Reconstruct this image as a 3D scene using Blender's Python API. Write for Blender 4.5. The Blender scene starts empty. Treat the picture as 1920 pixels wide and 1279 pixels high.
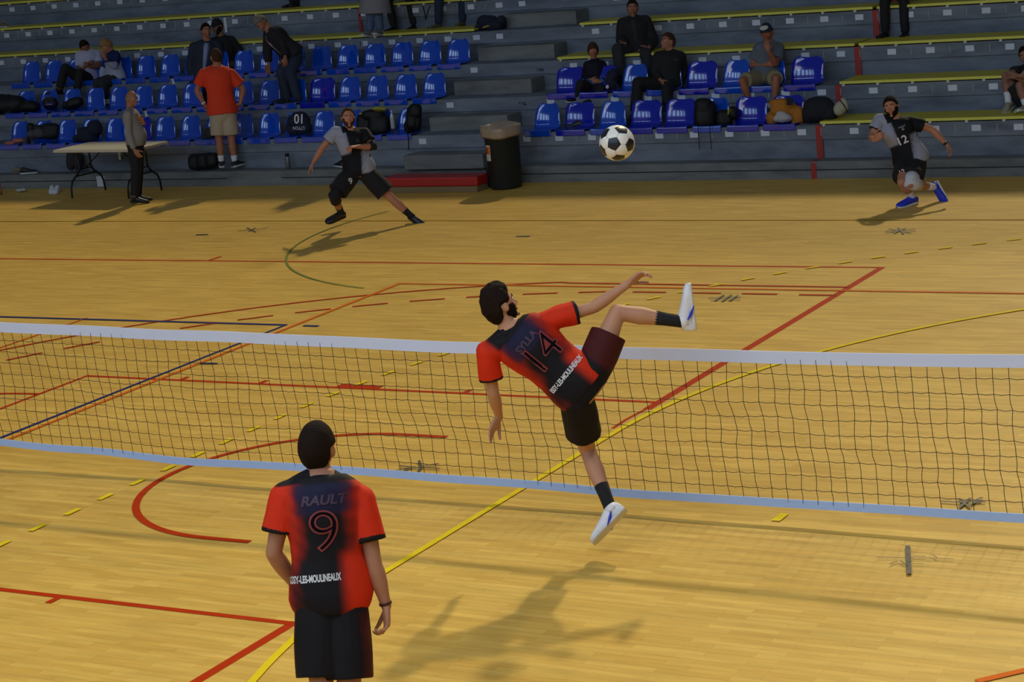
import bpy, bmesh, math, random
import numpy as np
from mathutils import Vector, Matrix, noise
from mathutils.bvhtree import BVHTree

random.seed(7)
R_ = math.radians
scene = bpy.context.scene
COL = scene.collection

# ------------------------------------------------------------------ camera
CAM = Vector((7.1077, -11.5856, 4.1116))
YAW, PITCH, ROLL, FPX = -0.5376263, 0.2200446, 0.0981484, 3917.82
cy, sy, cp, sp = math.cos(YAW), math.sin(YAW), math.cos(PITCH), math.sin(PITCH)
F0 = Vector((sy*cp, cy*cp, -sp)); R0 = Vector((cy, -sy, 0)); D0 = F0.cross(R0)
cr, sr = math.cos(ROLL), math.sin(ROLL)
RR = cr*R0 + sr*D0; DD = -sr*R0 + cr*D0
cam_data = bpy.data.cameras.new('camera'); cam = bpy.data.objects.new('camera', cam_data); COL.objects.link(cam)
M = Matrix.Identity(4)
for i in range(3):
    M[i][0] = RR[i]; M[i][1] = -DD[i]; M[i][2] = -F0[i]; M[i][3] = CAM[i]
cam.matrix_world = M
cam_data.sensor_width = 36; cam_data.lens = FPX/1920*36; cam_data.clip_end = 200
scene.camera = cam

# ------------------------------------------------------------------ world, daylight, exposure
world = bpy.data.worlds.new('sky'); scene.world = world; world.use_nodes = True
wn = world.node_tree.nodes; wb = wn['Background']
wb.inputs[0].default_value = (0.54, 0.62, 0.74, 1); wb.inputs[1].default_value = 0.10
sun_d = bpy.data.lights.new('daylight_through_clerestory', 'SUN'); sun_d.energy = 1.50; sun_d.angle = R_(1.9); sun_d.color = (1, 0.88, 0.56)
sun = bpy.data.objects.new('daylight_through_clerestory', sun_d); COL.objects.link(sun)
sun.rotation_euler = Vector((-0.20, 1.17, 1.0)).to_track_quat('Z', 'Y').to_euler(); sun.location = (0, 30, 25)
sun2_d = sun_d.copy(); sun2_d.energy = .5; sun2_d.angle = R_(3.5)
sun2 = bpy.data.objects.new('daylight_through_far_clerestory', sun2_d); COL.objects.link(sun2)
sun2.rotation_euler = Vector((-0.15, 1.62, 1.0)).to_track_quat('Z', 'Y').to_euler(); sun2.location = (2, 30, 20)
scene.view_settings.view_transform = 'Standard'; scene.view_settings.look = 'None'
scene.view_settings.exposure = 0.0; scene.view_settings.gamma = 1; scene.view_settings.use_curve_mapping = False

def lamp(name, loc, tgt, sx, sz, power, color):
    d = bpy.data.lights.new(name, 'AREA'); d.shape = 'RECTANGLE'; d.size = sx; d.size_y = sz; d.energy = power; d.color = color
    o = bpy.data.objects.new(name, d); COL.objects.link(o); o.location = loc
    o.rotation_euler = (Vector(loc)-Vector(tgt)).to_track_quat('Z', 'Y').to_euler()
    return o
lamp('roof_skylight', (2, -7, 11), (1, -5, 0), 16, 6, 720, (0.96, 0.98, 1.0))

# ------------------------------------------------------------------ pixel helpers (a point of the photograph on a known plane)
def ray(u, v):
    return (F0 + RR*((u-960)/FPX) + DD*((v-639.5)/FPX)).normalized()
def atY(u, v, Y):
    d = ray(u, v); return CAM + d*((Y-CAM.y)/d.y)
def atZ(u, v, Z=0.0):
    d = ray(u, v); return CAM + d*((Z-CAM.z)/d.z)

# ------------------------------------------------------------------ materials
def lin(c):
    return tuple(((x/255)/12.92 if x/255 <= .04045 else ((x/255+.055)/1.055)**2.4) for x in c)
MATS = {}
def mat(name, rgb, rough=.6, metal=0., var=.08, scale=18., bump=0., spec=.5, attr=None, coat=0., alpha=1.):
    if name in MATS: return MATS[name]
    m = bpy.data.materials.new(name); m.use_nodes = True; nt = m.node_tree; b = nt.nodes['Principled BSDF']
    b.inputs['Roughness'].default_value = rough; b.inputs['Metallic'].default_value = metal
    b.inputs['Specular IOR Level'].default_value = spec; b.inputs['Coat Weight'].default_value = coat
    b.inputs['Alpha'].default_value = alpha
    c = lin(rgb)
    tc = nt.nodes.new('ShaderNodeTexCoord'); nz = nt.nodes.new('ShaderNodeTexNoise'); nz.inputs['Scale'].default_value = scale
    nz.inputs['Detail'].default_value = 4
    nt.links.new(tc.outputs['Object'], nz.inputs['Vector'])
    mr = nt.nodes.new('ShaderNodeMapRange'); mr.inputs['To Min'].default_value = 1-var; mr.inputs['To Max'].default_value = 1+var
    nt.links.new(nz.outputs['Fac'], mr.inputs['Value'])
    mx = nt.nodes.new('ShaderNodeMix'); mx.data_type = 'RGBA'; mx.blend_type = 'MULTIPLY'; mx.inputs['Factor'].default_value = 1
    if attr:
        at_ = nt.nodes.new('ShaderNodeAttribute'); at_.attribute_name = attr
        nt.links.new(at_.outputs['Color'], mx.inputs['A'])
    else:
        mx.inputs['A'].default_value = (*c, 1)
    nt.links.new(mr.outputs['Result'], mx.inputs['B'])
    nt.links.new(mx.outputs['Result'], b.inputs['Base Color'])
    if bump:
        bp = nt.nodes.new('ShaderNodeBump'); bp.inputs['Strength'].default_value = bump; bp.inputs['Distance'].default_value = .01
        nt.links.new(nz.outputs['Fac'], bp.inputs['Height']); nt.links.new(bp.outputs['Normal'], b.inputs['Normal'])
    MATS[name] = m
    return m
def emis(name, rgb, strength):
    m = bpy.data.materials.new(name); m.use_nodes = True; b = m.node_tree.nodes['Principled BSDF']
    b.inputs['Base Color'].default_value = (0, 0, 0, 1)
    b.inputs['Emission Color'].default_value = (*rgb, 1); b.inputs['Emission Strength'].default_value = strength
    return m

def floor_material():
    m = bpy.data.materials.new('parquet'); m.use_nodes = True; nt = m.node_tree; N = nt.nodes; L = nt.links; b = N['Principled BSDF']
    tc = N.new('ShaderNodeTexCoord')
    br = N.new('ShaderNodeTexBrick'); br.inputs['Scale'].default_value = 1; br.inputs['Brick Width'].default_value = .42
    br.inputs['Row Height'].default_value = .055; br.inputs['Mortar Size'].default_value = .0009; br.inputs['Mortar Smooth'].default_value = .2
    br.inputs['Color1'].default_value = (*lin((221, 181, 90)), 1); br.inputs['Color2'].default_value = (*lin((208, 165, 76)), 1)
    br.inputs['Mortar'].default_value = (*lin((180, 134, 48)), 1); br.offset = .37
    L.new(tc.outputs['Object'], br.inputs['Vector'])
    mp = N.new('ShaderNodeMapping'); mp.inputs['Scale'].default_value = (1.2, 9, 1); L.new(tc.outputs['Object'], mp.inputs['Vector'])
    nz = N.new('ShaderNodeTexNoise'); nz.inputs['Scale'].default_value = 1.6; nz.inputs['Detail'].default_value = 6; L.new(mp.outputs[0], nz.inputs['Vector'])
    mr = N.new('ShaderNodeMapRange'); mr.inputs['From Min'].default_value = .3; mr.inputs['From Max'].default_value = .7
    mr.inputs['To Min'].default_value = .86; mr.inputs['To Max'].default_value = 1.1; L.new(nz.outputs['Fac'], mr.inputs['Value'])
    mx = N.new('ShaderNodeMix'); mx.data_type = 'RGBA'; mx.blend_type = 'MULTIPLY'; mx.inputs['Factor'].default_value = 1
    L.new(br.outputs['Color'], mx.inputs['A']); L.new(mr.outputs[0], mx.inputs['B'])
    n2 = N.new('ShaderNodeTexNoise'); n2.inputs['Scale'].default_value = .35; n2.inputs['Detail'].default_value = 3; L.new(tc.outputs['Object'], n2.inputs['Vector'])
    m2 = N.new('ShaderNodeMapRange'); m2.inputs['From Min'].default_value = .3; m2.inputs['From Max'].default_value = .7
    m2.inputs['To Min'].default_value = .93; m2.inputs['To Max'].default_value = 1.05; L.new(n2.outputs['Fac'], m2.inputs['Value'])
    mx2 = N.new('ShaderNodeMix'); mx2.data_type = 'RGBA'; mx2.blend_type = 'MULTIPLY'; mx2.inputs['Factor'].default_value = 1
    L.new(mx.outputs['Result'], mx2.inputs['A']); L.new(m2.outputs[0], mx2.inputs['B'])
    # small dark scuffs
    n3 = N.new('ShaderNodeTexNoise'); n3.inputs['Scale'].default_value = 7; n3.inputs['Detail'].default_value = 8; L.new(mp.outputs[0], n3.inputs['Vector'])
    m3 = N.new('ShaderNodeMapRange'); m3.inputs['From Min'].default_value = .68; m3.inputs['From Max'].default_value = .76
    m3.inputs['To Min'].default_value = 1; m3.inputs['To Max'].default_value = .72; L.new(n3.outputs['Fac'], m3.inputs['Value'])
    mx3 = N.new('ShaderNodeMix'); mx3.data_type = 'RGBA'; mx3.blend_type = 'MULTIPLY'; mx3.inputs['Factor'].default_value = 1
    L.new(mx2.outputs['Result'], mx3.inputs['A']); L.new(m3.outputs[0], mx3.inputs['B'])
    L.new(mx3.outputs['Result'], b.inputs['Base Color'])
    b.inputs['Roughness'].default_value = .42; b.inputs['Specular IOR Level'].default_value = .10
    MATS['parquet'] = m
    return m
def concrete_material(name, rgb):
    m = bpy.data.materials.new(name); m.use_nodes = True; nt = m.node_tree; N = nt.nodes; L = nt.links; b = N['Principled BSDF']
    tc = N.new('ShaderNodeTexCoord'); nz = N.new('ShaderNodeTexNoise'); nz.inputs['Scale'].default_value = 2.2; nz.inputs['Detail'].default_value = 9
    nz.inputs['Roughness'].default_value = .62; mp = N.new('ShaderNodeMapping'); mp.inputs['Scale'].default_value = (.6, 1, 2.2)
    L.new(tc.outputs['Object'], mp.inputs['Vector']); L.new(mp.outputs[0], nz.inputs['Vector'])
    cr_ = N.new('ShaderNodeValToRGB'); c = lin(rgb)
    cr_.color_ramp.elements[0].position = .32; cr_.color_ramp.elements[0].color = (c[0]*.62, c[1]*.62, c[2]*.62, 1)
    cr_.color_ramp.elements[1].position = .66; cr_.color_ramp.elements[1].color = (c[0]*1.22, c[1]*1.2, c[2]*1.15, 1)
    L.new(nz.outputs['Fac'], cr_.inputs['Fac']); L.new(cr_.outputs['Color'], b.inputs['Base Color'])
    b.inputs['Roughness'].default_value = .85; b.inputs['Specular IOR Level'].default_value = .25
    MATS[name] = m
    return m

# ------------------------------------------------------------------ mesh builder
def frame_from(z, hint=Vector((0, 0, 1))):
    z = z.normalized(); h = Vector(hint)
    if abs(z.dot(h.normalized())) > .97: h = Vector((1, 0, 0)) if abs(z.x) < .9 else Vector((0, 1, 0))
    x = h.cross(z).normalized(); y = z.cross(x)
    return x, y, z
class MB:
    def __init__(s): s.v = []; s.f = []; s.m = []; s.mi = 0
    def add(s, vs, fs):
        n = len(s.v); s.v += [Vector(p) for p in vs]; s.f += [tuple(i+n for i in f) for f in fs]; s.m += [s.mi]*len(fs); return s
    def box(s, c, d, rz=0, rx=0, ry=0):
        hx, hy, hz = d[0]/2, d[1]/2, d[2]/2
        rot = Matrix.Rotation(rz, 3, 'Z') @ Matrix.Rotation(ry, 3, 'Y') @ Matrix.Rotation(rx, 3, 'X')
        vs = [Vector(c)+rot @ Vector((x, y, z)) for x in (-hx, hx) for y in (-hy, hy) for z in (-hz, hz)]
        return s.add(vs, [(0, 1, 3, 2), (4, 6, 7, 5), (0, 4, 5, 1), (2, 3, 7, 6), (0, 2, 6, 4), (1, 5, 7, 3)])
    def rings(s, rings, cap=True, closed=False):
        n = len(rings[0]); base = len(s.v)
        vs = [p for r in rings for p in r]; fs = []
        k = len(rings)
        for i in range(k if closed else k-1):
            j = (i+1) % k
            for a in range(n):
                b = (a+1) % n
                fs.append((i*n+a, i*n+b, j*n+b, j*n+a))
        if cap and not closed:
            fs.append(tuple(range(n))[::-1]); fs.append(tuple(range((k-1)*n, k*n)))
        return s.add(vs, fs)
    def tube(s, pts, rad, n=10, hemi=True, flat=1., hint=(0, 0, 1)):
        pts = [Vector(p) for p in pts]
        if not isinstance(rad, (list, tuple)): rad = [rad]*len(pts)
        P = []; Rr = []; T = []
        for i, p in enumerate(pts):
            a = pts[max(i-1, 0)]; b = pts[min(i+1, len(pts)-1)]; T.append((b-a).normalized()); P.append(p); Rr.append(rad[i])
        x, y, z = frame_from(T[0], Vector(hint)); rr = []
        if hemi:
            for k in (3, 2, 1):
                an = k*R_(28); rr.append((P[0]-T[0]*Rr[0]*math.sin(an), Rr[0]*math.cos(an), x, y))
        px = x
        for p, r, t in zip(P, Rr, T):
            px = (px - t*px.dot(t)).normalized(); py = t.cross(px); rr.append((p, r, px, py))
        if hemi:
            for k in (1, 2, 3):
                an = k*R_(28); rr.append((P[-1]+T[-1]*Rr[-1]*math.sin(an), Rr[-1]*math.cos(an), px, T[-1].cross(px)))
        return s.rings([[c+X*(r*math.cos(2*math.pi*a/n))+Y*(r*flat*math.sin(2*math.pi*a/n)) for a in range(n)] for c, r, X, Y in rr])
    def loft(s, secs, n=24, pw=2.0):
        out = []
        for c, X, Y, a, b in secs:
            r = []
            for k in range(n):
                t = 2*math.pi*k/n; ct, st = math.cos(t), math.sin(t)
                cx = math.copysign(abs(ct)**(2/pw), ct); sx = math.copysign(abs(st)**(2/pw), st)
                r.append(c + X*(a*cx) + Y*(b*sx))
            out.append(r)
        return s.rings(out)
    def ell(s, c, rx, ry, rz, X=Vector((1, 0, 0)), Y=Vector((0, 1, 0)), Z=Vector((0, 0, 1)), nu=14, nv=9):
        rr = []
        for i in range(1, nv):
            t = math.pi*i/nv - math.pi/2
            rr.append([Vector(c)+X*(rx*math.cos(t)*math.cos(2*math.pi*k/nu))+Y*(ry*math.cos(t)*math.sin(2*math.pi*k/nu))+Z*(rz*math.sin(t)) for k in range(nu)])
        return s.rings(rr)
    def sell(s, c, rx, ry, rz, X, Y, Z, e=1., nu=24, nv=14):
        def q(v): return math.copysign(abs(v)**e, v)
        rr = []
        for i in range(nv+1):
            t = math.pi*(i+.02)/(nv+.04)-math.pi/2
            rr.append([Vector(c)+X*(rx*q(math.cos(t))*q(math.cos(2*math.pi*k/nu)))+Y*(ry*q(math.cos(t))*q(math.sin(2*math.pi*k/nu)))+Z*(rz*q(math.sin(t))) for k in range(nu)])
        return s.rings(rr)
    def mesh(s, name, mats, base=Vector((0, 0, 0)), smooth=True):
        me = bpy.data.meshes.new(name); me.from_pydata([tuple(p-base) for p in s.v], [], s.f)
        for m in (mats if isinstance(mats, (list, tuple)) else [mats]): me.materials.append(m)
        me.polygons.foreach_set('material_index', s.m)
        if smooth: me.polygons.foreach_set('use_smooth', [True]*len(me.polygons))
        me.update(); return me
def tag(o, label=None, cat=None, group=None, kind=None):
    if label: o['label'] = label
    if cat: o['category'] = cat
    if group: o['group'] = group
    if kind: o['kind'] = kind
    return o
def thing(name, loc, label, cat, group=None, rz=0):
    o = bpy.data.objects.new(name, None); COL.objects.link(o); o.location = loc; o.rotation_euler = (0, 0, rz); o.empty_display_size = .1
    return tag(o, label, cat, group)
def origin(p):
    b = Vector((0, 0, 0)); rz = 0
    while p is not None: b = b + Vector(p.location); rz += p.rotation_euler.z; p = p.parent
    return b, rz
def put(name, me, parent=None, loc=None):
    o = bpy.data.objects.new(name, me); COL.objects.link(o)
    if parent: o.parent = parent
    if loc is not None: o.location = loc
    return o
def bevel(o, w, seg=2, ang=40):
    m = o.modifiers.new('bevel', 'BEVEL'); m.width = w; m.segments = seg; m.limit_method = 'ANGLE'; m.angle_limit = R_(ang); return o
# world-space builder -> local mesh under a parent (parents are never rotated when built this way)
def obj(name, mb, mats, parent=None, smooth=True):
    b, _ = origin(parent)
    return put(name, mb.mesh(name, mats, b, smooth), parent)
# mesh in the parent's local frame
def part(name, mb, mats, parent=None, smooth=True):
    return put(name, mb.mesh(name, mats, Vector((0, 0, 0)), smooth), parent)
def single(name, mb, mats, label, cat, group=None, smooth=True, base=None):
    if base is None:
        lo = Vector((sum(p.x for p in mb.v)/len(mb.v), sum(p.y for p in mb.v)/len(mb.v), min(p.z for p in mb.v)))
    else: lo = Vector(base)
    o = put(name, mb.mesh(name, mats, lo, smooth), None, lo); return tag(o, label, cat, group)
def copy_tree(o, parent=None):
    c = o.copy(); COL.objects.link(c); c.parent = parent
    for ch in list(o.children): copy_tree(ch, c)
    return c
def fuse(mb, vox, it=4, fac=.5):
    """overlapping closed shapes -> one continuous surface (numpy mesh)"""
    me = bpy.data.meshes.new('tmp'); me.from_pydata([tuple(p) for p in mb.v], [], mb.f)
    bm = bmesh.new(); bm.from_mesh(me); bmesh.ops.recalc_face_normals(bm, faces=bm.faces); bm.to_mesh(me); bm.free()
    o = bpy.data.objects.new('tmp', me); COL.objects.link(o)
    r = o.modifiers.new('r', 'REMESH'); r.mode = 'VOXEL'; r.voxel_size = vox; r.adaptivity = 0
    s = o.modifiers.new('s', 'SMOOTH'); s.factor = fac; s.iterations = it
    dg = bpy.context.evaluated_depsgraph_get(); dg.update()
    out = bpy.data.meshes.new_from_object(o.evaluated_get(dg))
    bpy.data.objects.remove(o); bpy.data.meshes.remove(me)
    return out
def place_mesh(name, me, m, parent, paint=None, warp=None):
    b, _ = origin(parent)
    n = len(me.vertices); co = np.empty(n*3, np.float32); me.vertices.foreach_get('co', co); co = co.reshape(-1, 3)
    if warp is not None: co = warp(co)
    me.name = name
    if paint is not None:
        c = np.ones((n, 4), np.float32); c[:, :3] = paint(co)
        at_ = me.color_attributes.new('dye', 'FLOAT_COLOR', 'POINT'); at_.data.foreach_set('color', c.ravel())
    me.vertices.foreach_set('co', (co-np.array(b, np.float32)).astype(np.float32).ravel())
    me.materials.clear(); me.materials.append(m)
    me.polygons.foreach_set('use_smooth', [True]*len(me.polygons)); me.update()
    return put(name, me, parent)
# ================================================================== THE HALL
floor_m = floor_material()
conc = concrete_material('concrete_riser', (112, 121, 135)); conc_w = concrete_material('concrete_aisle', (114, 118, 120))
wall_m = mat('painted_wall', (120, 122, 124), .8)
def struct(name, mb, m, parent=None, smooth=False, label=None):
    o = obj(name, mb, m, parent, smooth)
    if parent is None: o['kind'] = 'structure'
    if label: o['label'] = label
    return o
fl = struct('floor', MB().box((-6, -1.6, -.1), (40, 28.7, .2)), floor_m, label='pale varnished parquet sports floor with painted court lines')
struct('wall_left', MB().box((-26.1, 2, 3.7), (.2, 37, 7.4)), wall_m)
struct('wall_right', MB().box((14.1, 2, 3.7), (.2, 37, 7.4)), wall_m)
struct('wall_back', MB().box((-6, 20.35, 3.75), (40, .2, 7.5)), wall_m)
w = MB(); w.box((-6, -16.0, 3.25), (40, .2, 6.5)); w.box((-6, -16.0, 13.4), (40, .2, 1.8))
for i in range(9): w.box((-26+i*5+(.95 if i == 0 else (-.95 if i == 8 else 0)), -16.0, 9.5), (2.1 if i not in (0, 8) else 1.9, .2, 6.0))
struct('wall_front', w, wall_m)
glass = emis('daylit_glass', (0.48, 0.70, 1.0), 6.2); frame_m = mat('window_frame_paint', (70, 74, 80), .5)
for i in range(8):
    x = -23.5+i*5
    o = struct('window_%d' % (i+1), MB().box((x, -16.02, 9.5), (2.95, .04, 6.0)), glass)
    f = MB()
    for k in range(1, 6): f.box((x-1.475+k*.49, -15.97, 9.5), (.12, .06, 6.0))
    for k in range(1, 4): f.box((x, -15.97, 6.5+k*1.5), (2.95, .06, .09))
    obj('window_frame', f, frame_m, o, False)

# ---- painted court lines, children of the floor, thin paint films
paints = {}
def paint(c, nm):
    return mat('line_paint_'+nm, c, .6, var=.12, scale=9, spec=.04)
red = paint((178, 50, 6), 'red'); orange = paint((216, 104, 22), 'orange'); blue = paint((48, 50, 110), 'blue')
yellow = paint((230, 200, 30), 'yellow'); pale_y = paint((206, 164, 62), 'pale_yellow'); green = paint((120, 132, 60), 'green'); black_t = mat('black_tape', (46, 38, 34), .6)
_lz = [0.0012]
def stripe(name, pts, w, m, label=None, closed=False):
    mb = MB(); z = _lz[0]; _lz[0] += .00022
    pts = [Vector((p[0], p[1], 0)) for p in pts]; L = []; Rr = []
    for i, p in enumerate(pts):
        a = pts[max(i-1, 0)]; b = pts[min(i+1, len(pts)-1)]; t = (b-a).normalized(); n = Vector((-t.y, t.x, 0))
        k = 1.0
        if 0 < i < len(pts)-1:
            t1 = (p-a).normalized(); k = 1/max(.4, n.dot(Vector((-t1.y, t1.x, 0))))
        L.append(p+n*w/2*k+Vector((0, 0, z))); Rr.append(p-n*w/2*k+Vector((0, 0, z)))
    nn = len(pts); vs = L+Rr; fs = [(i, nn+i, nn+i+1, i+1) for i in range(nn-1)]
    mb.add(vs, fs); o = obj(name, mb, m, fl, False)
    if label: o['label'] = label
    return o
def dashes(name, pts, w, m, on, off, label=None):
    mb = MB(); z = _lz[0]; _lz[0] += .00022
    seg = []; d = 0
    for a, b in zip(pts[:-1], pts[1:]):
        a = Vector((*a[:2], 0)); b = Vector((*b[:2], 0)); seg.append((d, a, b)); d += (b-a).length
    def pt(s):
        for d0, a, b in seg:
            l = (b-a).length
            if s <= d0+l: return a+(b-a)*((s-d0)/l), (b-a).normalized()
        return seg[-1][2], (seg[-1][2]-seg[-1][1]).normalized()
    s = 0
    while s < d:
        (p0, t0), (p1, t1) = pt(s), pt(min(s+on, d)); n0 = Vector((-t0.y, t0.x, 0))*w/2; n1 = Vector((-t1.y, t1.x, 0))*w/2; Z = Vector((0, 0, z))
        mb.add([p0-n0+Z, p1-n1+Z, p1+n1+Z, p0+n0+Z], [(0, 1, 2, 3)]); s += on+off
    o = obj(name, mb, m, fl, False)
    if label: o['label'] = label
    return o
def arc(cx, cy_, r, a0, a1, n=48):
    return [(cx+r*math.cos(R_(a0+(a1-a0)*i/n)), cy_+r*math.sin(R_(a0+(a1-a0)*i/n))) for i in range(n+1)]
stripe('baseline', [(0, 7.52), (0, 2.25)], .075, red, 'red baseline'); stripe('baseline', [(0, -2.42), (0, -7.5)], .07, red, 'red baseline')
stripe('worn_baseline', [(-.01, 2.25), (-.03, 1.95), (-.02, 1.7)], .03, red)
stripe('sideline', [(-20, 7.5), (0, 7.5)], .05, red, 'red sideline'); stripe('line_tick', [(-8.31, 7.5), (-8.31, 7.75)], .05, red)
lane = stripe('lane_line', [(0, 2.45), (-5.8, 2.45), (-5.8, -2.45), (0, -2.45)], .05, red, 'red lane rectangle')
for sgn in (1, -1):
    y = 2.45*sgn
    for x in (-1.77, -3.85, -4.72): stripe('lane_tick', [(x, y), (x, y+sgn*.12)], .05, red)
    stripe('neutral_block', [(-2.62, y+sgn*.05), (-3.05, y+sgn*.05)], .12, red, 'thick red neutral zone block')
stripe('semicircle', [(-1.2, 1.25)]+arc(-1.575, 0, 1.25, 90, 270)+[(-1.2, -1.25)], .055, red, 'red no-charge semicircle')
stripe('free_throw_arc', arc(-5.8, 0, 1.8, 90, 270), .045, red)
stripe('three_point_line', [(0, 6.6), (-3.0, 6.6)]+arc(-1.575, 0, 6.8, 103, 200, 60), .045, red, 'solid red three point arc')
dashes('dashed_arc', [(0, 6.25), (-2.4, 6.25)]+arc(-1.575, 0, 6.28, 98, 200, 80), .045, red, .36, .22, 'dashed red arc')
stripe('orange_line', [(8, 6.45), (-4.95, 6.45), (-4.95, -7)], .045, orange, 'orange court line'); stripe('orange_line', [(-7.66, 4.6), (-7.7, -4)], .035, orange)
stripe('orange_line', [(3.98, -2.2), (4.25, -1.9)], .05, orange)
stripe('blue_line', [(-20, 4.54), (-5.06, 4.54), (-5.06, -4.54)], .05, blue, 'blue court line'); stripe('blue_dash', [(-4.84, 4.53), (-4.66, 4.53)], .05, blue)
for u, v in ((378, 441), (980, 444), (391, 683)):
    p = atZ(u, v); stripe('blue_dash', [(p.x-.09, p.y), (p.x+.09, p.y+.02)], .045, blue if u < 900 else black_t)
stripe('goal_area_line', arc(6.05, 1.5, 6, 90, 180)+arc(6.05, -1.5, 6, 180, 262), .05, yellow, 'solid yellow goal area arc')
dashes('free_throw_line', arc(6.05, 1.5, 9, 90, 180, 80)+arc(6.05, -1.5, 9, 180, 262, 80), .05, yellow, .15, .21, 'dashed yellow arc')
stripe('goalkeeper_mark', [(2.03, .07), (2.03, -.08)], .06, yellow)
stripe('far_sideline', [(-22, 10.02), (8, 9.96)], .04, pale_y, 'faint yellow far sideline')
stripe('green_circle', arc(-4.3, 9.7, 3.62, 165, 255, 50), .025, green, 'thin green circle')
# black tape marks and scuff drawings on the floor
def scribble(u, v, segs, w=.02):
    for (a, b, c, d) in segs:
        p = atZ(u+a, v+b); q = atZ(u+c, v+d); stripe('tape_mark', [p, q], w, black_t)
tape = [(472, 432, [(-9, -4, 8, 4), (-6, 3, 8, -4), (-26, 2, -6, 0), (8, -1, 32, -5)]),
 (1688, 434, [(-28, 4, 28, -4), (-22, -4, 20, 4), (-12, 5, 10, -5), (-4, -6, 6, 6), (-28, 0, -8, 2), (12, 2, 30, 0)]),
 (1360, 561, [(-32, -1, 30, -3), (-28, 4, 28, 2), (-20, 5, -2, -7), (-6, 6, 12, -7), (8, 5, 24, -6)]),
 (787, 878, [(-1, -12, 3, 2), (3, 0, -4, 12), (-50, 8, -20, 2), (-38, -2, 0, 2), (0, -1, 36, -6), (4, 1, 38, 3), (-30, 6, -8, 0)]),
 (1808, 946, [(-10, -8, 12, 10), (-10, 10, 12, -9), (-44, -3, -6, 0), (-10, -1, 40, -1), (14, 0, 34, -10), (12, 3, 32, -4)])]
for u, v, s in tape: scribble(u, v, s)
scribble(1704, 1052, [(-2, -25, 1, 28)], .03)
scribble(1704, 1052, [(-60, -3, 85, 0), (-36, 10, -20, 4), (-22, 8, -6, 10), (10, -5, 32, -4), (44, -7, 54, -2), (-16, 4, 0, 14), (8, 9, 28, 10)], .008)

# ---- concrete tiers: a low walkway step, then nine rows
X0, X1 = -26.0, 14.0; PITCH_Y, RISE = .757, .402
def ty(k): return 13.0 + PITCH_Y*k
def tz(k): return .64 + RISE*k
ws = MB(); ws.box(((X0+X1)/2, 12.885, .11), (X1-X0, .27, .22)); walk = struct('concrete_step', ws, conc_w, label='low concrete walkway step along the foot of the stands')
groove = mat('dark_joint', (34, 38, 42), .9); red_stripe = mat('red_stripe_paint', (150, 40, 30), .6); white_m = mat('white_paint', (196, 202, 210), .55); plaque_m = mat('white_plaque', (198, 206, 220), .5)
g = MB(); g.box((-2, 12.748, .115), (18, .006, .012)); g.box((-18, 12.748, .115), (12, .006, .012)); obj('step_joint', g, groove, walk, False)
st = MB(); st.box((-2.77, 12.747, .1), (.07, .006, .2)); st.box((-2.77, 12.83, .223), (.07, .17, .006)); obj('red_stripe', st, red_stripe, walk, False)
st = MB(); st.box((-14.42, 12.746, .1), (.16, .006, .16)); obj('white_patch', st, white_m, walk, False)
NT = 9; tiers = []
for k in range(NT):
    y0 = ty(k); y1 = ty(k+1) if k < NT-1 else 20.25; z = tz(k)
    mb = MB(); mb.box(((X0+X1)/2, (y0+.03+y1)/2, z/2), (X1-X0, y1-y0-.03, z)); mb.box(((X0+X1)/2, y0+.016, z-.09), (X1-X0, .034, .18))
    t = struct('concrete_tier', mb, conc, label='grey concrete stand row, %s from the floor' % ['lowest', 'second', 'third', 'fourth', 'fifth', 'sixth', 'seventh', 'eighth', 'ninth'][k])
    tiers.append(t)
    # white number plaques and thin joint marks on the beam
    xs = []
    if k >= 3: xs += [-19.5+.5*i for i in range(22)]
    else: xs += [-8.64] if k else [-8.68]
    if k == 3 or k == 4: xs += [-8.6]
    xs += [-7.0+.5*i for i in range(9)]
    if k == 1: xs.remove(-6.5)
    xs += [-2.3+.52*i for i in range(9)]
    pm = MB().box((0, 0, 0), (.115, .006, .075)).mesh('number_plaque', plaque_m, smooth=False)
    b = Vector((0, 0, 0))
    for x in xs: put('number_plaque', pm, t, (x, y0-.003, z-.082))
    j = MB()
    for x in xs:
        if x < -9 or (-7.1 < x < -2.9) or x > -2.4: j.box((x+.26, y0-.003, z-.085), (.008, .005, .095))
    obj('joint_mark', j, mat('joint_chalk', (150, 156, 160), .8), t, False)
    s = MB(); s.box((-2.77, y0-.002, z/2), (.085, .006, z)) if k == 0 else s.box((-2.77, y0-.002, z-RISE/2), (.085, .006, RISE))
    obj('red_stripe', s, red_stripe, t, False)
    if k <= 4:
        s = MB(); s.box((-14.2, y0-.003, z-.13), (.05, .006, .24)); obj('white_stripe', s, white_m, t, False)
    if k in (4, 5):
        s = MB(); s.box((-11.55, y0-.003, z-.2), (.05, .006, .4)); obj('red_stripe', s, red_stripe, t, False)
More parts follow.
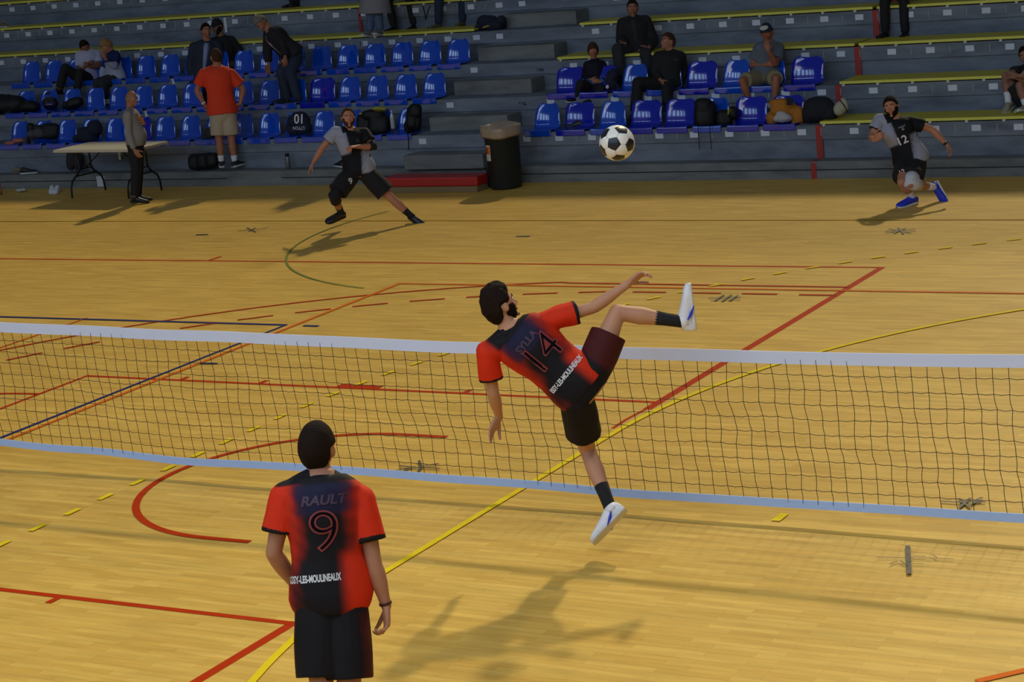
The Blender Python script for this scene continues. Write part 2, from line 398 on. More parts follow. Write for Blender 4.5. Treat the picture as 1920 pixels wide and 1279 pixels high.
# plaque '11' above the seats and chalk numbers in the aisle
def text_mesh(s, size, bold=0., ext=.0, align='CENTER', shear=0.):
    cu = bpy.data.curves.new('text', 'FONT'); cu.body = s; cu.size = size; cu.offset = bold; cu.extrude = ext; cu.align_x = align; cu.align_y = 'CENTER'; cu.shear = shear
    o = bpy.data.objects.new('text', cu); COL.objects.link(o); dg = bpy.context.evaluated_depsgraph_get(); dg.update()
    me = bpy.data.meshes.new_from_object(o.evaluated_get(dg)); bpy.data.objects.remove(o); bpy.data.curves.remove(cu); return me
def wall_text(name, s, size, m, parent, loc, bold=0, rot=(R_(90), 0, 0)):
    me = text_mesh(s, size, bold); me.materials.append(m); o = put(name, me, parent, loc); o.rotation_euler = rot; return o
ink = mat('dark_ink', (30, 32, 40), .7)
wall_text('plaque_number', '11', .075, ink, tiers[3], (-11.06, ty(3)-.0075, tz(3)-.082), .003)
wall_text('chalk_number', '6/44', .07, ink, tiers[2], (-7.55, ty(2)-.003, tz(2)-.12), .002)
wall_text('chalk_number', '8 42', .07, ink, tiers[1], (-7.45, ty(1)-.003, tz(1)-.1), .002)
# aisle steps between the two seat blocks
for k in range(-1, NT-1):
    zt = .22 if k < 0 else tz(k); yb = ty(k+1)
    nm = 'aisle_step'
    o = struct(nm, MB().box(((-8.78-7.5)/2+.06*max(k, 0)*0, yb-.19, zt+.1), (1.28, .378, .2)), conc_w, label='half-height concrete aisle step, %s from the floor' % ['lowest', 'second', 'third', 'fourth', 'fifth', 'sixth', 'seventh', 'eighth', 'ninth'][k+1])
    bevel(o, .008)

# ---- yellow benches on the tiers
bench_m = mat('yellow_bench', (188, 176, 30), .45, var=.1, scale=3); bench_e = mat('yellow_bench_edge', (206, 204, 84), .45); br_m = mat('white_bracket', (186, 188, 180), .5)
def bench(k, xa, xb, label):
    y, z = ty(k), tz(k)
    t = thing('bench', ((xa+xb)/2, y, z), label, 'bench', 'yellow benches on the concrete stands')
    b = MB(); b.box(((xa+xb)/2, y+.30, z+.035), (xb-xa, .62, .03)); bevel(obj('seat_board', b, bench_m, t, False), .006)
    e = MB(); e.box(((xa+xb)/2, y-.015, z+.034), (xb-xa, .016, .034)); obj('edge_strip', e, bench_e, t, False)
    bm_ = MB().box((0, 0, 0), (.035, .05, .03)).mesh('bracket', br_m, smooth=False)
    n = int((xb-xa)/.46); off = .05
    n = min(n, 38)
    for i in range(n+1):
        x = xa+off+i*.46
        if x < xb: put('bracket', bm_, t, (x-(xa+xb)/2, -.002, .004))
    return t
ordw = {0: 'lowest', 1: 'second', 2: 'third', 3: 'fourth', 4: 'fifth', 5: 'sixth', 6: 'seventh'}
for k in range(0, 7):
    bench(k, -2.74, 8.0, 'long yellow bench right of the red stripe, %s row from the floor' % ordw[k])
for k in range(2, 7):
    bench(k, -7.24, -2.80, 'yellow bench between the aisle and the red stripe, %s row from the floor' % ordw[k])
for k in range(3, 7):
    bench(k, -20.5, -9.02, 'long yellow bench left of the aisle, %s row from the floor' % ordw[k])

# ---- moulded seats
def seat_mesh(w_top, w_bot, sq, name='shell'):
    # one shell: seat pan, curve, backrest; section sweep of rounded profile
    prof = []   # (y, z, halfwidth)
    for i in range(7): prof.append((-.02+.33*i/6, .066-.012*math.sin(math.pi*i/6), w_bot/2))
    for i in range(1, 7):
        a = R_(90*i/6); prof.append((.31+.055*math.sin(a), .066+.055*(1-math.cos(a)), w_bot/2+(w_top-w_bot)/2*i/6*.6))
    H = .31
    for i in range(1, 15):
        t = i/14; hw = w_bot/2*.4+w_top/2*.6+(w_top/2-(w_bot/2*.4+w_top/2*.6))*min(1, t*2)
        rt = max(0, (t-sq)/(1-sq)); hw *= math.sqrt(max(.0, 1-(rt*.86)**2.6)) if rt > 0 else 1
        prof.append((.365+.030*t+.055*t*t, .121+H*.86*t, hw))
    mb = MB(); n = 11; rows_f = []; rows_b = []
    for i, (y, z, hw) in enumerate(prof):
        a = prof[max(i-1, 0)]; b = prof[min(i+1, len(prof)-1)]; ty_, tz_ = b[0]-a[0], b[1]-a[1]; l = math.hypot(ty_, tz_); ny, nz = -tz_/l, ty_/l
        rf = []; rb = []
        for j in range(n):
            s = -1+2*j/(n-1); cup = .042*s*s*(1 if i > 7 else .35)
            p = Vector((s*hw, y+ny*cup, z+nz*cup)); rf.append(p); rb.append(p-Vector((0, ny, nz))*.011)
        rows_f.append(rf); rows_b.append(rb)
    rings_ = [rf+rb[::-1] for rf, rb in zip(rows_f, rows_b)]
    mb.rings(rings_)
    # front lip turned down
    lip = MB()
    return mb
def seat_proto(kind, m):
    wt, wb_, sq = ((.37, .42, .35) if kind == 'light' else (.44, .46, .62))
    t = thing('stadium_seat', (0, 0, 0), None, None)
    s = part('seat_shell', seat_mesh(wt, wb_, sq), m, t)
    l = MB(); l.box((0, -.012, .026), (wb_-.02, .03, .082)); bevel(part('front_lip', l, m, t, False), .01, 3)
    f = MB(); f.box((0, .17, .022), (wb_*.72, .26, .044)); part('seat_base', f, mat('seat_base_dark', (16, 26, 60), .6), t, False)
    return t
blue_l = mat('glossy_blue_plastic', (4, 70, 186), .10, var=.04, scale=3, spec=.7, coat=.5)
blue_d = mat('glossy_deep_blue_plastic', (6, 28, 165), .12, var=.04, scale=3, spec=.7, coat=.4)
protos = {'light': seat_proto('light', blue_l), 'dark': seat_proto('dark', blue_d)}
used = set()
nth = ['first', 'second', 'third', 'fourth', 'fifth', 'sixth', 'seventh', 'eighth', 'ninth', 'tenth', 'eleventh', 'twelfth', 'thirteenth', 'fourteenth', 'fifteenth', 'sixteenth', 'seventeenth', 'eighteenth', 'nineteenth', 'twentieth']
def seat(kind, x, k, label, group):
    o = protos[kind] if kind not in used else copy_tree(protos[kind]); used.add(kind)
    o.location = (x, ty(k)+.002, tz(k)-.04); o.scale = (1, .87, .97); tag(o, label, 'seat', group)
rown = ['lowest', 'middle', 'top']
dark_left = {(1, 4), (0, 10)}
for k in range(3):
    n = {0: 16, 1: 17, 2: 18}[k]
    for i in range(n):
        x = -9.06-.492*i; d = (k, i) in dark_left
        seat('dark' if d else 'light', x, k, '%s blue seat left of the aisle, %s seat row, %s from the aisle' % ('dark glossy' if d else 'bright', rown[k], nth[i]), 'blue seats left of the aisle')
dark_right = {0: {1, 3, 4, 6, 7}, 1: {0, 1, 4, 7}}
for k in range(2):
    for i in range(8):
        x = -6.82+.503*i; d = i in dark_right[k]
        if k == 0 and i == 0: d = False
        seat('dark' if d else 'light', x, k, '%s blue seat right of the aisle, %s seat row, %s from the aisle' % ('dark glossy' if d else 'bright', ['front', 'rear'][k], nth[i]), 'blue seats right of the aisle')

# ================================================================== THE NET
NY = -.06
net = thing('volleyball_net', (-.5, NY, .08), 'low black mesh net with blue-white tapes stretched across the court', 'net')
tape_m = mat('pale_blue_tape', (204, 216, 244), .6, var=.04, scale=4); tape_b = mat('blue_tape', (164, 194, 244), .6, var=.04, scale=4); cord_m = mat('net_cord', (34, 26, 14), .8)
XL, XR = -7.6, 6.6
topc = [(-7.6, 1.115), (-4.6, 1.135), (-2.5, 1.115), (-.2, 1.095), (1.4, 1.095), (2.5, 1.10), (3.7, 1.125), (6.6, 1.14)]
botc = [(-7.6, .14), (-4.9, .145), (-3.7, .12), (-2.6, .09), (-1.5, .105), (-.3, .10), (1.1, .085), (2.4, .095), (3.6, .105), (6.6, .12)]
def curve_at(c, x):
    for (a, za), (b, zb) in zip(c[:-1], c[1:]):
        if x <= b:
            t = (x-a)/(b-a); t = t*t*(3-2*t); return za+(zb-za)*t
    return c[-1][1]
def tape_band(name, c, h, m, up):
    mb = MB(); n = 150; rr = []
    for i in range(n+1):
        x = XL+(XR-XL)*i/n; z = curve_at(c, x)+.002*math.sin(x*5.1); y = NY+.004*math.sin(x*3.3)
        z0, z1 = (z-h, z) if up else (z, z+h)
        rr.append([Vector((x, y-.004, z0)), Vector((x, y+.004, z0)), Vector((x, y+.004, z1)), Vector((x, y-.004, z1))])
    mb.rings(rr); return obj(name, mb, m, net, False)
tape_band('top_tape', topc, .078, tape_m, True); tape_band('bottom_tape', botc, .055, tape_b, False)
def net_pt(i, j, NXC, NR=10):
    x = XL+.05+(XR-XL-.1)*i/NXC; t = j/NR
    zt, zb = curve_at(topc, x)-.05, curve_at(botc, x)+.03
    e = math.sin(math.pi*t)
    n1 = noise.noise(Vector((x*3.1, t*6, 1.3))); n2 = noise.noise(Vector((x*2.7, t*5, 7.7))); n3 = noise.noise(Vector((x*.9, t*2, 3.1)))
    return Vector((x+.028*n1*e+.03*n3*e+.055*(1-t)*1.0-.02, NY+.012*n3*e, zb+(zt-zb)*t+.016*n2*e))
cords = MB(); NXC = 142; cords_n = 10
for i in range(NXC+1): 
    pts = [net_pt(i, j, NXC) for j in range(cords_n+1)]
    pp = []
    for j in range(cords_n):
        a, b = pts[j], pts[j+1]; pp += [a, a.lerp(b, .5)+Vector((.008*noise.noise(Vector((i*1.7, j*2.3, .5))), 0, 0))]
    cords.tube(pp+[pts[-1]], .0021, n=5, hemi=False, hint=(0, 1, 0))
for j in range(1, cords_n):
    pp = [net_pt(i, j, NXC)+Vector((0, 0, 0)) for i in range(NXC+1)]
    q = []
    for a, b in zip(pp[:-1], pp[1:]): q += [a, a.lerp(b, .5)+Vector((0, 0, -.006))]
    cords.tube(q+[pp[-1]], .0021, n=5, hemi=False)
obj('netting', cords, cord_m, net)
post_m = mat('painted_steel_post', (60, 74, 120), .4, .3)
for x, wd in ((-7.72, 'left'), (6.72, 'right')):
    t = thing('net_post', (x, NY, 0), 'steel net post standing at the %s end of the net' % wd, 'post', 'net posts')
    obj('pole', MB().tube([(x, NY, .02), (x, NY, 1.25)], .04, 16, False), post_m, t); b = MB(); b.tube([(x, NY, 0), (x, NY, .03)], .14, 24, False); obj('base_plate', b, post_m, t)

# ================================================================== BALL
bc = atY(1157, 268, .05); br_ = .112
def ball():
    phi = (1+5**.5)/2; ico = []
    for a in (-1, 1):
        for b in (-phi, phi): ico += [Vector((0, a, b)), Vector((a, b, 0)), Vector((b, 0, a))]
    ico = [p.normalized() for p in ico]; pv = [p for p in ico]
    bm = bmesh.new(); bmesh.ops.create_icosphere(bm, subdivisions=6, radius=1)
    # orient so that two dark panels face the camera
    A = (CAM-bc).normalized()
    rot = pv[0].rotation_difference((A*1.0-RR*.20+DD*.05).normalized()).to_matrix()
    pent = [rot @ p for p in pv]
    # 20 hexagon centres are the face centres
    hexc = []
    for i in range(12):
        for j in range(i+1, 12):
            for k in range(j+1, 12):
                if (pv[i]-pv[j]).length < 1.1 and (pv[j]-pv[k]).length < 1.1 and (pv[i]-pv[k]).length < 1.1: hexc.append(rot @ ((pv[i]+pv[j]+pv[k])/3).normalized())
    bm.verts.ensure_lookup_table()
    for v in bm.verts:
        d = v.co.normalized(); a = sorted([d.dot(p)*1.014 for p in pent]+[d.dot(h) for h in hexc])[-2:]
        gap = a[1]-a[0]; r = 1-.02*math.exp(-(gap/.012)**2)
        v.co = d*r
    for f in bm.faces:
        d = f.calc_center_median().normalized(); dp = sorted([d.dot(p)*1.014 for p in pent]); dh = max(d.dot(h) for h in hexc)
        hi = max(dp[-1], dh); ss = sorted([d.dot(p)*1.014 for p in pent]+[d.dot(h) for h in hexc])
        if ss[-1]-ss[-2] < .006: f.material_index = 2
        elif dp[-1] > dh: f.material_index = 1
        else: f.material_index = 0
        f.smooth = True
    for v in bm.verts: v.co *= br_
    me = bpy.data.meshes.new('football'); bm.to_mesh(me); bm.free()
    for m in (mat('ball_white', (226, 226, 220), .35, var=.05), mat('ball_black', (22, 26, 38), .35), mat('ball_seam', (120, 120, 116), .6)): me.materials.append(m)
    o = put('football', me, None, bc); tag(o, 'black and white football flying in the air above the net', 'ball')
ball()
# ================================================================== PEOPLE
def smooth_(a, b, x):
    t = np.clip((x-a)/(b-a), 0, 1); return t*t*(3-2*t)
LEN = dict(neck=.295, head=.118, sh=.108, hip=.052, el=.172, wr=.148, tip=.105, kn=.245, an=.240, toe=.125)
PAR = dict(neck='pelvis', head='neck', shl='neck', shr='neck', hipl='pelvis', hipr='pelvis', ell='shl', elr='shr', wrl='ell', wrr='elr',
           tipl='wrl', tipr='wrr', knl='hipl', knr='hipr', anl='knl', anr='knr', toel='anl', toer='anr')
ORDER = ['neck', 'head', 'shl', 'shr', 'hipl', 'hipr', 'ell', 'elr', 'wrl', 'wrr', 'tipl', 'tipr', 'knl', 'knr', 'anl', 'anr', 'toel', 'toer']
def key(n): return n[:-1] if n[:-1] in ('sh', 'hip', 'el', 'wr', 'tip', 'kn', 'an', 'toe') else n
def solve(J, H, Y, kid=1.):
    P = {'pelvis': atY(J['pelvis'][0], J['pelvis'][1], Y)}
    for n in ORDER:
        L = LEN[key(n)]*H*(J.get('len', {}).get(n, 1)); par = P[PAR[n]]; s = J[n]
        if n == 'head': L = L*kid
        if s[0] == 'w':
            P[n] = par+Vector(s[1:4]).normalized()*L; continue
        sg = s[2] if len(s) > 2 else 0
        d = ray(s[0], s[1]); t0 = d.dot(par-CAM); c = CAM+d*t0; dist = (par-c).length
        dt = math.sqrt(max(0, L*L-dist*dist)) if abs(sg) > 0 else 0
        P[n] = c+d*(dt*max(-1, min(1, sg)))
    return P
def head_shape(face, up, s, c):
    z = up.normalized(); y = (face-z*face.dot(z)).normalized(); x = y.cross(z)
    def loc(p): return c+(x*p[0]+y*p[1]+z*p[2])*s
    return x, y, z, loc
def skull(d, t=0.):
    dx, dy, dz = d; X, Y, Z = .073*dx, .094*dy, .116*dz
    if dz < 0:
        k = -dz; X *= 1-.30*k**1.4; Y *= (1-.32*k) if dy < 0 else (1-.10*k); Y += .014*k*(1 if dy > 0 else .2)
    if dy > .3 and abs(dx) < .75 and -.12 < dz < .28: # eye sockets
        e = math.exp(-((abs(dx)-.38)/.16)**2-((dz-.06)/.10)**2); Y -= .009*e
    l = math.sqrt(X*X+Y*Y+Z*Z); k = (l+t)/l
    return (X*k, Y*k, Z*k)
FH = Vector((sy, cy, 0)); RH = Vector((cy, -sy, 0))
def cv(v):
    return RH*v[0]+FH*v[1]+Vector((0, 0, v[2]))
def sph_dirs(nu=36, nv=26):
    out = []
    for i in range(1, nv):
        t = math.pi*i/nv-math.pi/2
        out.append([(math.cos(t)*math.cos(2*math.pi*k/nu), math.cos(t)*math.sin(2*math.pi*k/nu), math.sin(t)) for k in range(nu)])
    return out
def sstep(a, b, x):
    t = max(0, min(1, (x-a)/(b-a))); return t*t*(3-2*t)
def hand(mb, wr, tip, n, right, s=1., curl=25, spread=1., thumb=1.):
    h = (tip-wr).normalized(); n = (n-h*n.dot(h)).normalized(); w = h.cross(n)*(1 if right else -1)
    pl = .092*s
    secs = []
    for t, a, b in ((-.12, .024, .019), (.05, .027, .019), (.3, .036, .017), (.6, .042, .016), (.9, .042, .014), (1.02, .036, .011)):
        secs.append((wr+h*pl*t, w, n, a*s, b*s))
    mb.loft(secs, 14, 2.4)
    for k, (off, L) in enumerate(((.031, .070), (.011, .079), (-.010, .074), (-.030, .058))):
        p = wr+h*pl*.93+w*off*s; d = (h+w*off*1.6*spread).normalized(); pts = [p-h*.012*s, p]; rad = [.0095*s, .0092*s]
        cu = curl*(1+.12*(k-1))
        for seg, fr in ((0, .45), (1, .31), (2, .24)):
            a = R_(cu*(.7 if seg == 0 else 1)); ax = d.cross(n).normalized()
            d = Matrix.Rotation(a, 3, ax) @ d; n2 = Matrix.Rotation(a, 3, ax) @ n
            if seg == 0: nn = n2
            pts.append(pts[-1]+d*L*fr*s); rad.append((.0088, .008, .0068)[seg]*s)
            n = n  # keep palm normal as hinge reference
        mb.tube(pts, rad, 8)
    p = wr+h*pl*.22+w*.022*s; d = (h*.75+w*.75*thumb+n*.35).normalized(); q = p+d*.045*s; d2 = (h*.95+w*.35*thumb+n*.45).normalized()
    mb.tube([p-d*.01*s, p, q, q+d2*.034*s, q+d2*.034*s+(d2+n*.2).normalized()*.024*s], [.015*s, .014*s, .0115*s, .0105*s, .0085*s], 8)
def torso_frame(P, t):
    a = (P['hipr']-P['hipl']).normalized(); b = (P['shr']-P['shl']).normalized(); k = min(1, max(0, t)); k = k*k*(3-2*k)
    up = (P['neck']-P['pelvis']).normalized(); r = (a*(1-k)+b*k); r = (r-up*r.dot(up)).normalized(); f = up.cross(r)
    return r, f, up
TPROF = [(-.19, .105, .085), (-.10, .150, .108), (0, .168, .118), (.12, .163, .115), (.32, .140, .100), (.45, .140, .102), (.62, .156, .114), (.78, .168, .116), (.88, .166, .104), (.95, .135, .082), (1.0, .095, .066), (1.05, .064, .060)]
def tprof(t, prof=TPROF):
    for (a, w0, d0), (b, w1, d1) in zip(prof[:-1], prof[1:]):
        if t <= b:
            k = max(0, (t-a)/(b-a)); return w0+(w1-w0)*k, d0+(d1-d0)*k
    return prof[-1][1:]
def spine(P, t, bend):
    r, f, up = torso_frame(P, t); k = 4*max(0, min(1, t))*(1-max(0, min(1, t)))
    return P['pelvis'].lerp(P['neck'], t) - f*bend*k
def torso_secs(P, s, t0, t1, da=0., db=0., bend=0., n=26, flare=0., belly=0., wide=1.):
    out = []
    for i in range(n+1):
        t = t0+(t1-t0)*i/n; a, b = tprof(t); r, f, up = torso_frame(P, t); fl = flare*max(0, (.5-t))
        bl = belly*math.exp(-((t-.28)/.22)**2)
        out.append((spine(P, t, bend)+f*(bl*.5), r, f, (a*wide)*s+da+fl, b*s+db+fl+bl*.5))
    return out
def limb(mb, a, b, prof, s, n=16, hemi=True):
    mb.tube([a.lerp(b, t) for t, r in prof], [r*s for t, r in prof], n, hemi)
UARM = [(0, .050), (.2, .050), (.5, .044), (.8, .039), (1, .037)]
FARM = [(0, .037), (.2, .041), (.45, .038), (.75, .029), (1, .025)]
THIGH = [(0, .088), (.25, .086), (.55, .073), (.85, .057), (1, .053)]
SHANK = [(0, .051), (.15, .051), (.35, .056), (.6, .045), (.85, .034), (1, .036)]
def foot_frame(kn, an, to, k):
    up = (kn-an).normalized(); fd = (to-(an-up*.066*k)).normalized()
    if abs(fd.dot(up)) > .93: fd = (to-an).normalized()
    fu = (up-fd*up.dot(fd)).normalized(); return fd, fu, fd.cross(fu), an-fu*.078*k-fd*.062*k
def build_body(P, H, o):
    s = H/1.75*o.get('build', 1.); mb = MB()
    mb.loft(torso_secs(P, s*.97, -.19, 1.05, bend=o.get('bend', 0), belly=o.get('belly', 0)*.8, wide=o.get('wide', 1)), 24)
    nk = P['neck']; hd = P['head']; hs = H/1.75*o.get('hs', 1.)
    up = o.get('hup'); up = cv(up) if up else (hd-nk)
    x, y, z, loc = head_shape(cv(o['face']), up, hs, hd)
    mb.tube([nk-(hd-nk).normalized()*.03, nk, nk.lerp(loc((0, -.018, -.06)), .6), loc((0, -.018, -.05))], [.062*s, .060*s, .054*s, .055*s], 16)
    for sd in 'lr':
        S = P['sh'+sd]; c = spine(P, .88, o.get('bend', 0))
        mb.tube([c, c.lerp(S, .6), S], [.070*s, .062*s, .052*s], 14)
        mb.tube([nk.lerp(hd, .18), nk.lerp(S, .5)-(nk-P['pelvis']).normalized()*.002, S], [.048*s, .046*s, .042*s], 12)
        limb(mb, S, P['el'+sd], UARM, s); limb(mb, P['el'+sd], P['wr'+sd], FARM, s)
        hn = o.get('palm'+sd)
        r, f, u_ = torso_frame(P, .8)
        if hn is None: hn = (-r if sd == 'r' else r)
        if not o.get('nohand'+sd): hand(mb, P['wr'+sd], P['tip'+sd], cv(hn) if 'palm'+sd in o else Vector(hn), sd == 'r', H/1.75*o.get('hands', 1.04), o.get('curl'+sd, 22), o.get('spread', 1.), o.get('thumb'+sd, 1.))
        hp, kn, an, to = P['hip'+sd], P['kn'+sd], P['an'+sd], P['toe'+sd]
        limb(mb, hp, kn, THIGH, s, 18); limb(mb, kn, an, SHANK, s, 18)
        # foot core
        fd, fu, fx, heel = foot_frame(kn, an, to, H/1.75); k = H/1.75; mb.tube([an, heel+fd*.07*k+fu*.045*k, heel+fd*.20*k+fu*.028*k], [.034*s, .030*k, .020*k], 10)
    # skull
    mb.rings([[loc(skull(d)) for d in r] for r in sph_dirs()])
    if not o.get('back_only'):
        pass
    mb.tube([loc((0, .088, .012)), loc((0, .100, -.012)), loc((0, .112, -.030)), loc((0, .098, -.040))], [.008*hs, .010*hs, .0125*hs, .010*hs], 8)
    for q in (-1, 1):
        mb.ell(loc((q*.012, .099, -.034)), .008*hs, .009*hs, .007*hs, x, y, z)
        mb.ell(loc((q*.030, .082, .024)), .022*hs, .010*hs, .007*hs, x, y, z)
        mb.ell(loc((q*.034, .074, -.030)), .018*hs, .014*hs, .016*hs, x, y, z)
        ea = (z+y*-.25).normalized(); ex = x*q; mb.ell(loc((q*.075, -.008, -.008)), .009*hs, .019*hs, .031*hs, (ex+y*-.35).normalized(), (y+ex*.35).normalized(), z)
    mb.ell(loc((0, .092, -.062)), .024*hs, .008*hs, .010*hs, x, y, z); mb.ell(loc((0, .088, -.094)), .022*hs, .014*hs, .014*hs, x, y, z)
    return mb, (x, y, z, loc, hs)
def hair_mb(hf, style, th):
    x, y, z, loc, hs = hf; rr = []
    for r in sph_dirs(56, 40):
        row = []
        for d in r:
            dx, dy, dz = d
            if style == 'beard': 
                th0 = -.40+.36*sstep(.40, .85, abs(dx)); m = sstep(th0+.05, th0-.07, dz)*sstep(-.30, -.05, dy)*(1+.7*sstep(.5, .2, abs(dx))*sstep(-.5, -.7, dz))
                if abs(dx) < .26 and -.60 < dz < -.45: m *= .0
                t = th*m-.006*(1-m)
            else:
                thr = -.15+.90*max(dy, 0) if dy > 0 else -.15+.78*dy
                if style == 'long': thr = -.55+1.05*max(dy, 0)**1.2 if dy > 0 else -.75
                if style == 'fringe': thr = -.30+.62*max(dy, 0) if dy > -.2 else -.6
                if style == 'receding': thr = thr+.22*sstep(.2, .6, dy)+.16*sstep(.2, .6, dy)*sstep(.15, .4, abs(dx))
                if style == 'bald': thr = -.15+.5*dy; 
                if style in ('short', 'messy', 'receding', 'bald') and abs(dx) > .70 and -.42 < dy < .12: thr = max(thr, .10)
                if dy > .35 and style in ('short', 'messy'): thr += .09*sstep(.25, .5, abs(dx))
                m = sstep(thr, thr+.10, dz)
                if style == 'bald': m *= 1-sstep(.12, .3, dz)
                n = noise.noise(Vector((dx*5, dy*5, dz*5)))*.5+noise.noise(Vector((dx*12, dy*12, dz*12)))*.3
                t = th*(1+(.55 if style in ('messy', 'long', 'fringe') else .2)*n)*m*(1+.5*sstep(.3, .9, dz)*(1 if style == 'messy' else .3))-.006*(1-m)
            row.append(loc(skull(d, t)))
        rr.append(row)
    mb = MB(); mb.rings(rr); return mb
def cap_mb(hf, brim_dir=None):
    x, y, z, loc, hs = hf; rr = []; mb = MB()
    for r in sph_dirs(40, 28):
        row = []
        for d in r:
            m = sstep(.10, .16, d[2]-.05*d[1]); row.append(loc(skull(d, .016*m-.008*(1-m)+.006*sstep(.5, 1, d[2]))))
        rr.append(row)
    mb.rings(rr)
    top = []; bot = []
    for i in range(13):
        a = R_(25+130*i/12); top.append(loc((.078*math.cos(a), .080*math.sin(a)+.012, .030))); 
    outer = [loc((.074*math.cos(R_(25+130*i/12)), .075*math.sin(R_(25+130*i/12))+.075, .020-.012*abs(math.cos(R_(25+130*i/12))))) for i in range(13)]
    up = z*.006*hs; n = 13; vs = [p+up for p in top]+[p+up for p in outer]+top+outer; fs = []
    for i in range(n-1): fs += [(i, i+1, n+i+1, n+i), (2*n+i, 3*n+i, 3*n+i+1, 2*n+i+1), (n+i, n+i+1, 3*n+i+1, 3*n+i), (i, 2*n+i, 2*n+i+1, i+1)]
    fs += [(0, n, 3*n, 2*n), (n-1, 3*n-1, 4*n-1, 2*n-1)]
    br = MB(); br.add(vs, fs); return mb, br
SKIN = (176, 122, 92)
def seg_param(co, a, b):
    a = np.array(a); b = np.array(b); d = b-a; l = (d@d); t = ((co-a)@d)/l; c = a+np.clip(t, 0, 1)[:, None]*d
    return t, np.linalg.norm(co-c, axis=1)
def torso_coords(P, co, bend=0):
    up = (P['neck']-P['pelvis']); L = up.length; up = np.array(up/L); rel = co-np.array(P['pelvis']); t = rel@up/L
    ra, fa, _ = torso_frame(P, 0); rb, fb, _ = torso_frame(P, 1); k = np.clip(t, 0, 1); k = (k*k*(3-2*k))[:, None]
    r = np.array(ra)*(1-k)+np.array(rb)*k; r /= np.linalg.norm(r, axis=1)[:, None]; f = np.cross(up[None, :], r)
    return t, (rel*r).sum(1), (rel*f).sum(1)
def wrinkle(amp, sc, seed=0.):
    def w(co):
        out = co.copy()
        for i in range(len(co)):
            v = Vector((co[i][0]*sc+seed, co[i][1]*sc, co[i][2]*sc*.7)); out[i] += amp*np.array(noise.noise_vector(v))
        return out
    return w
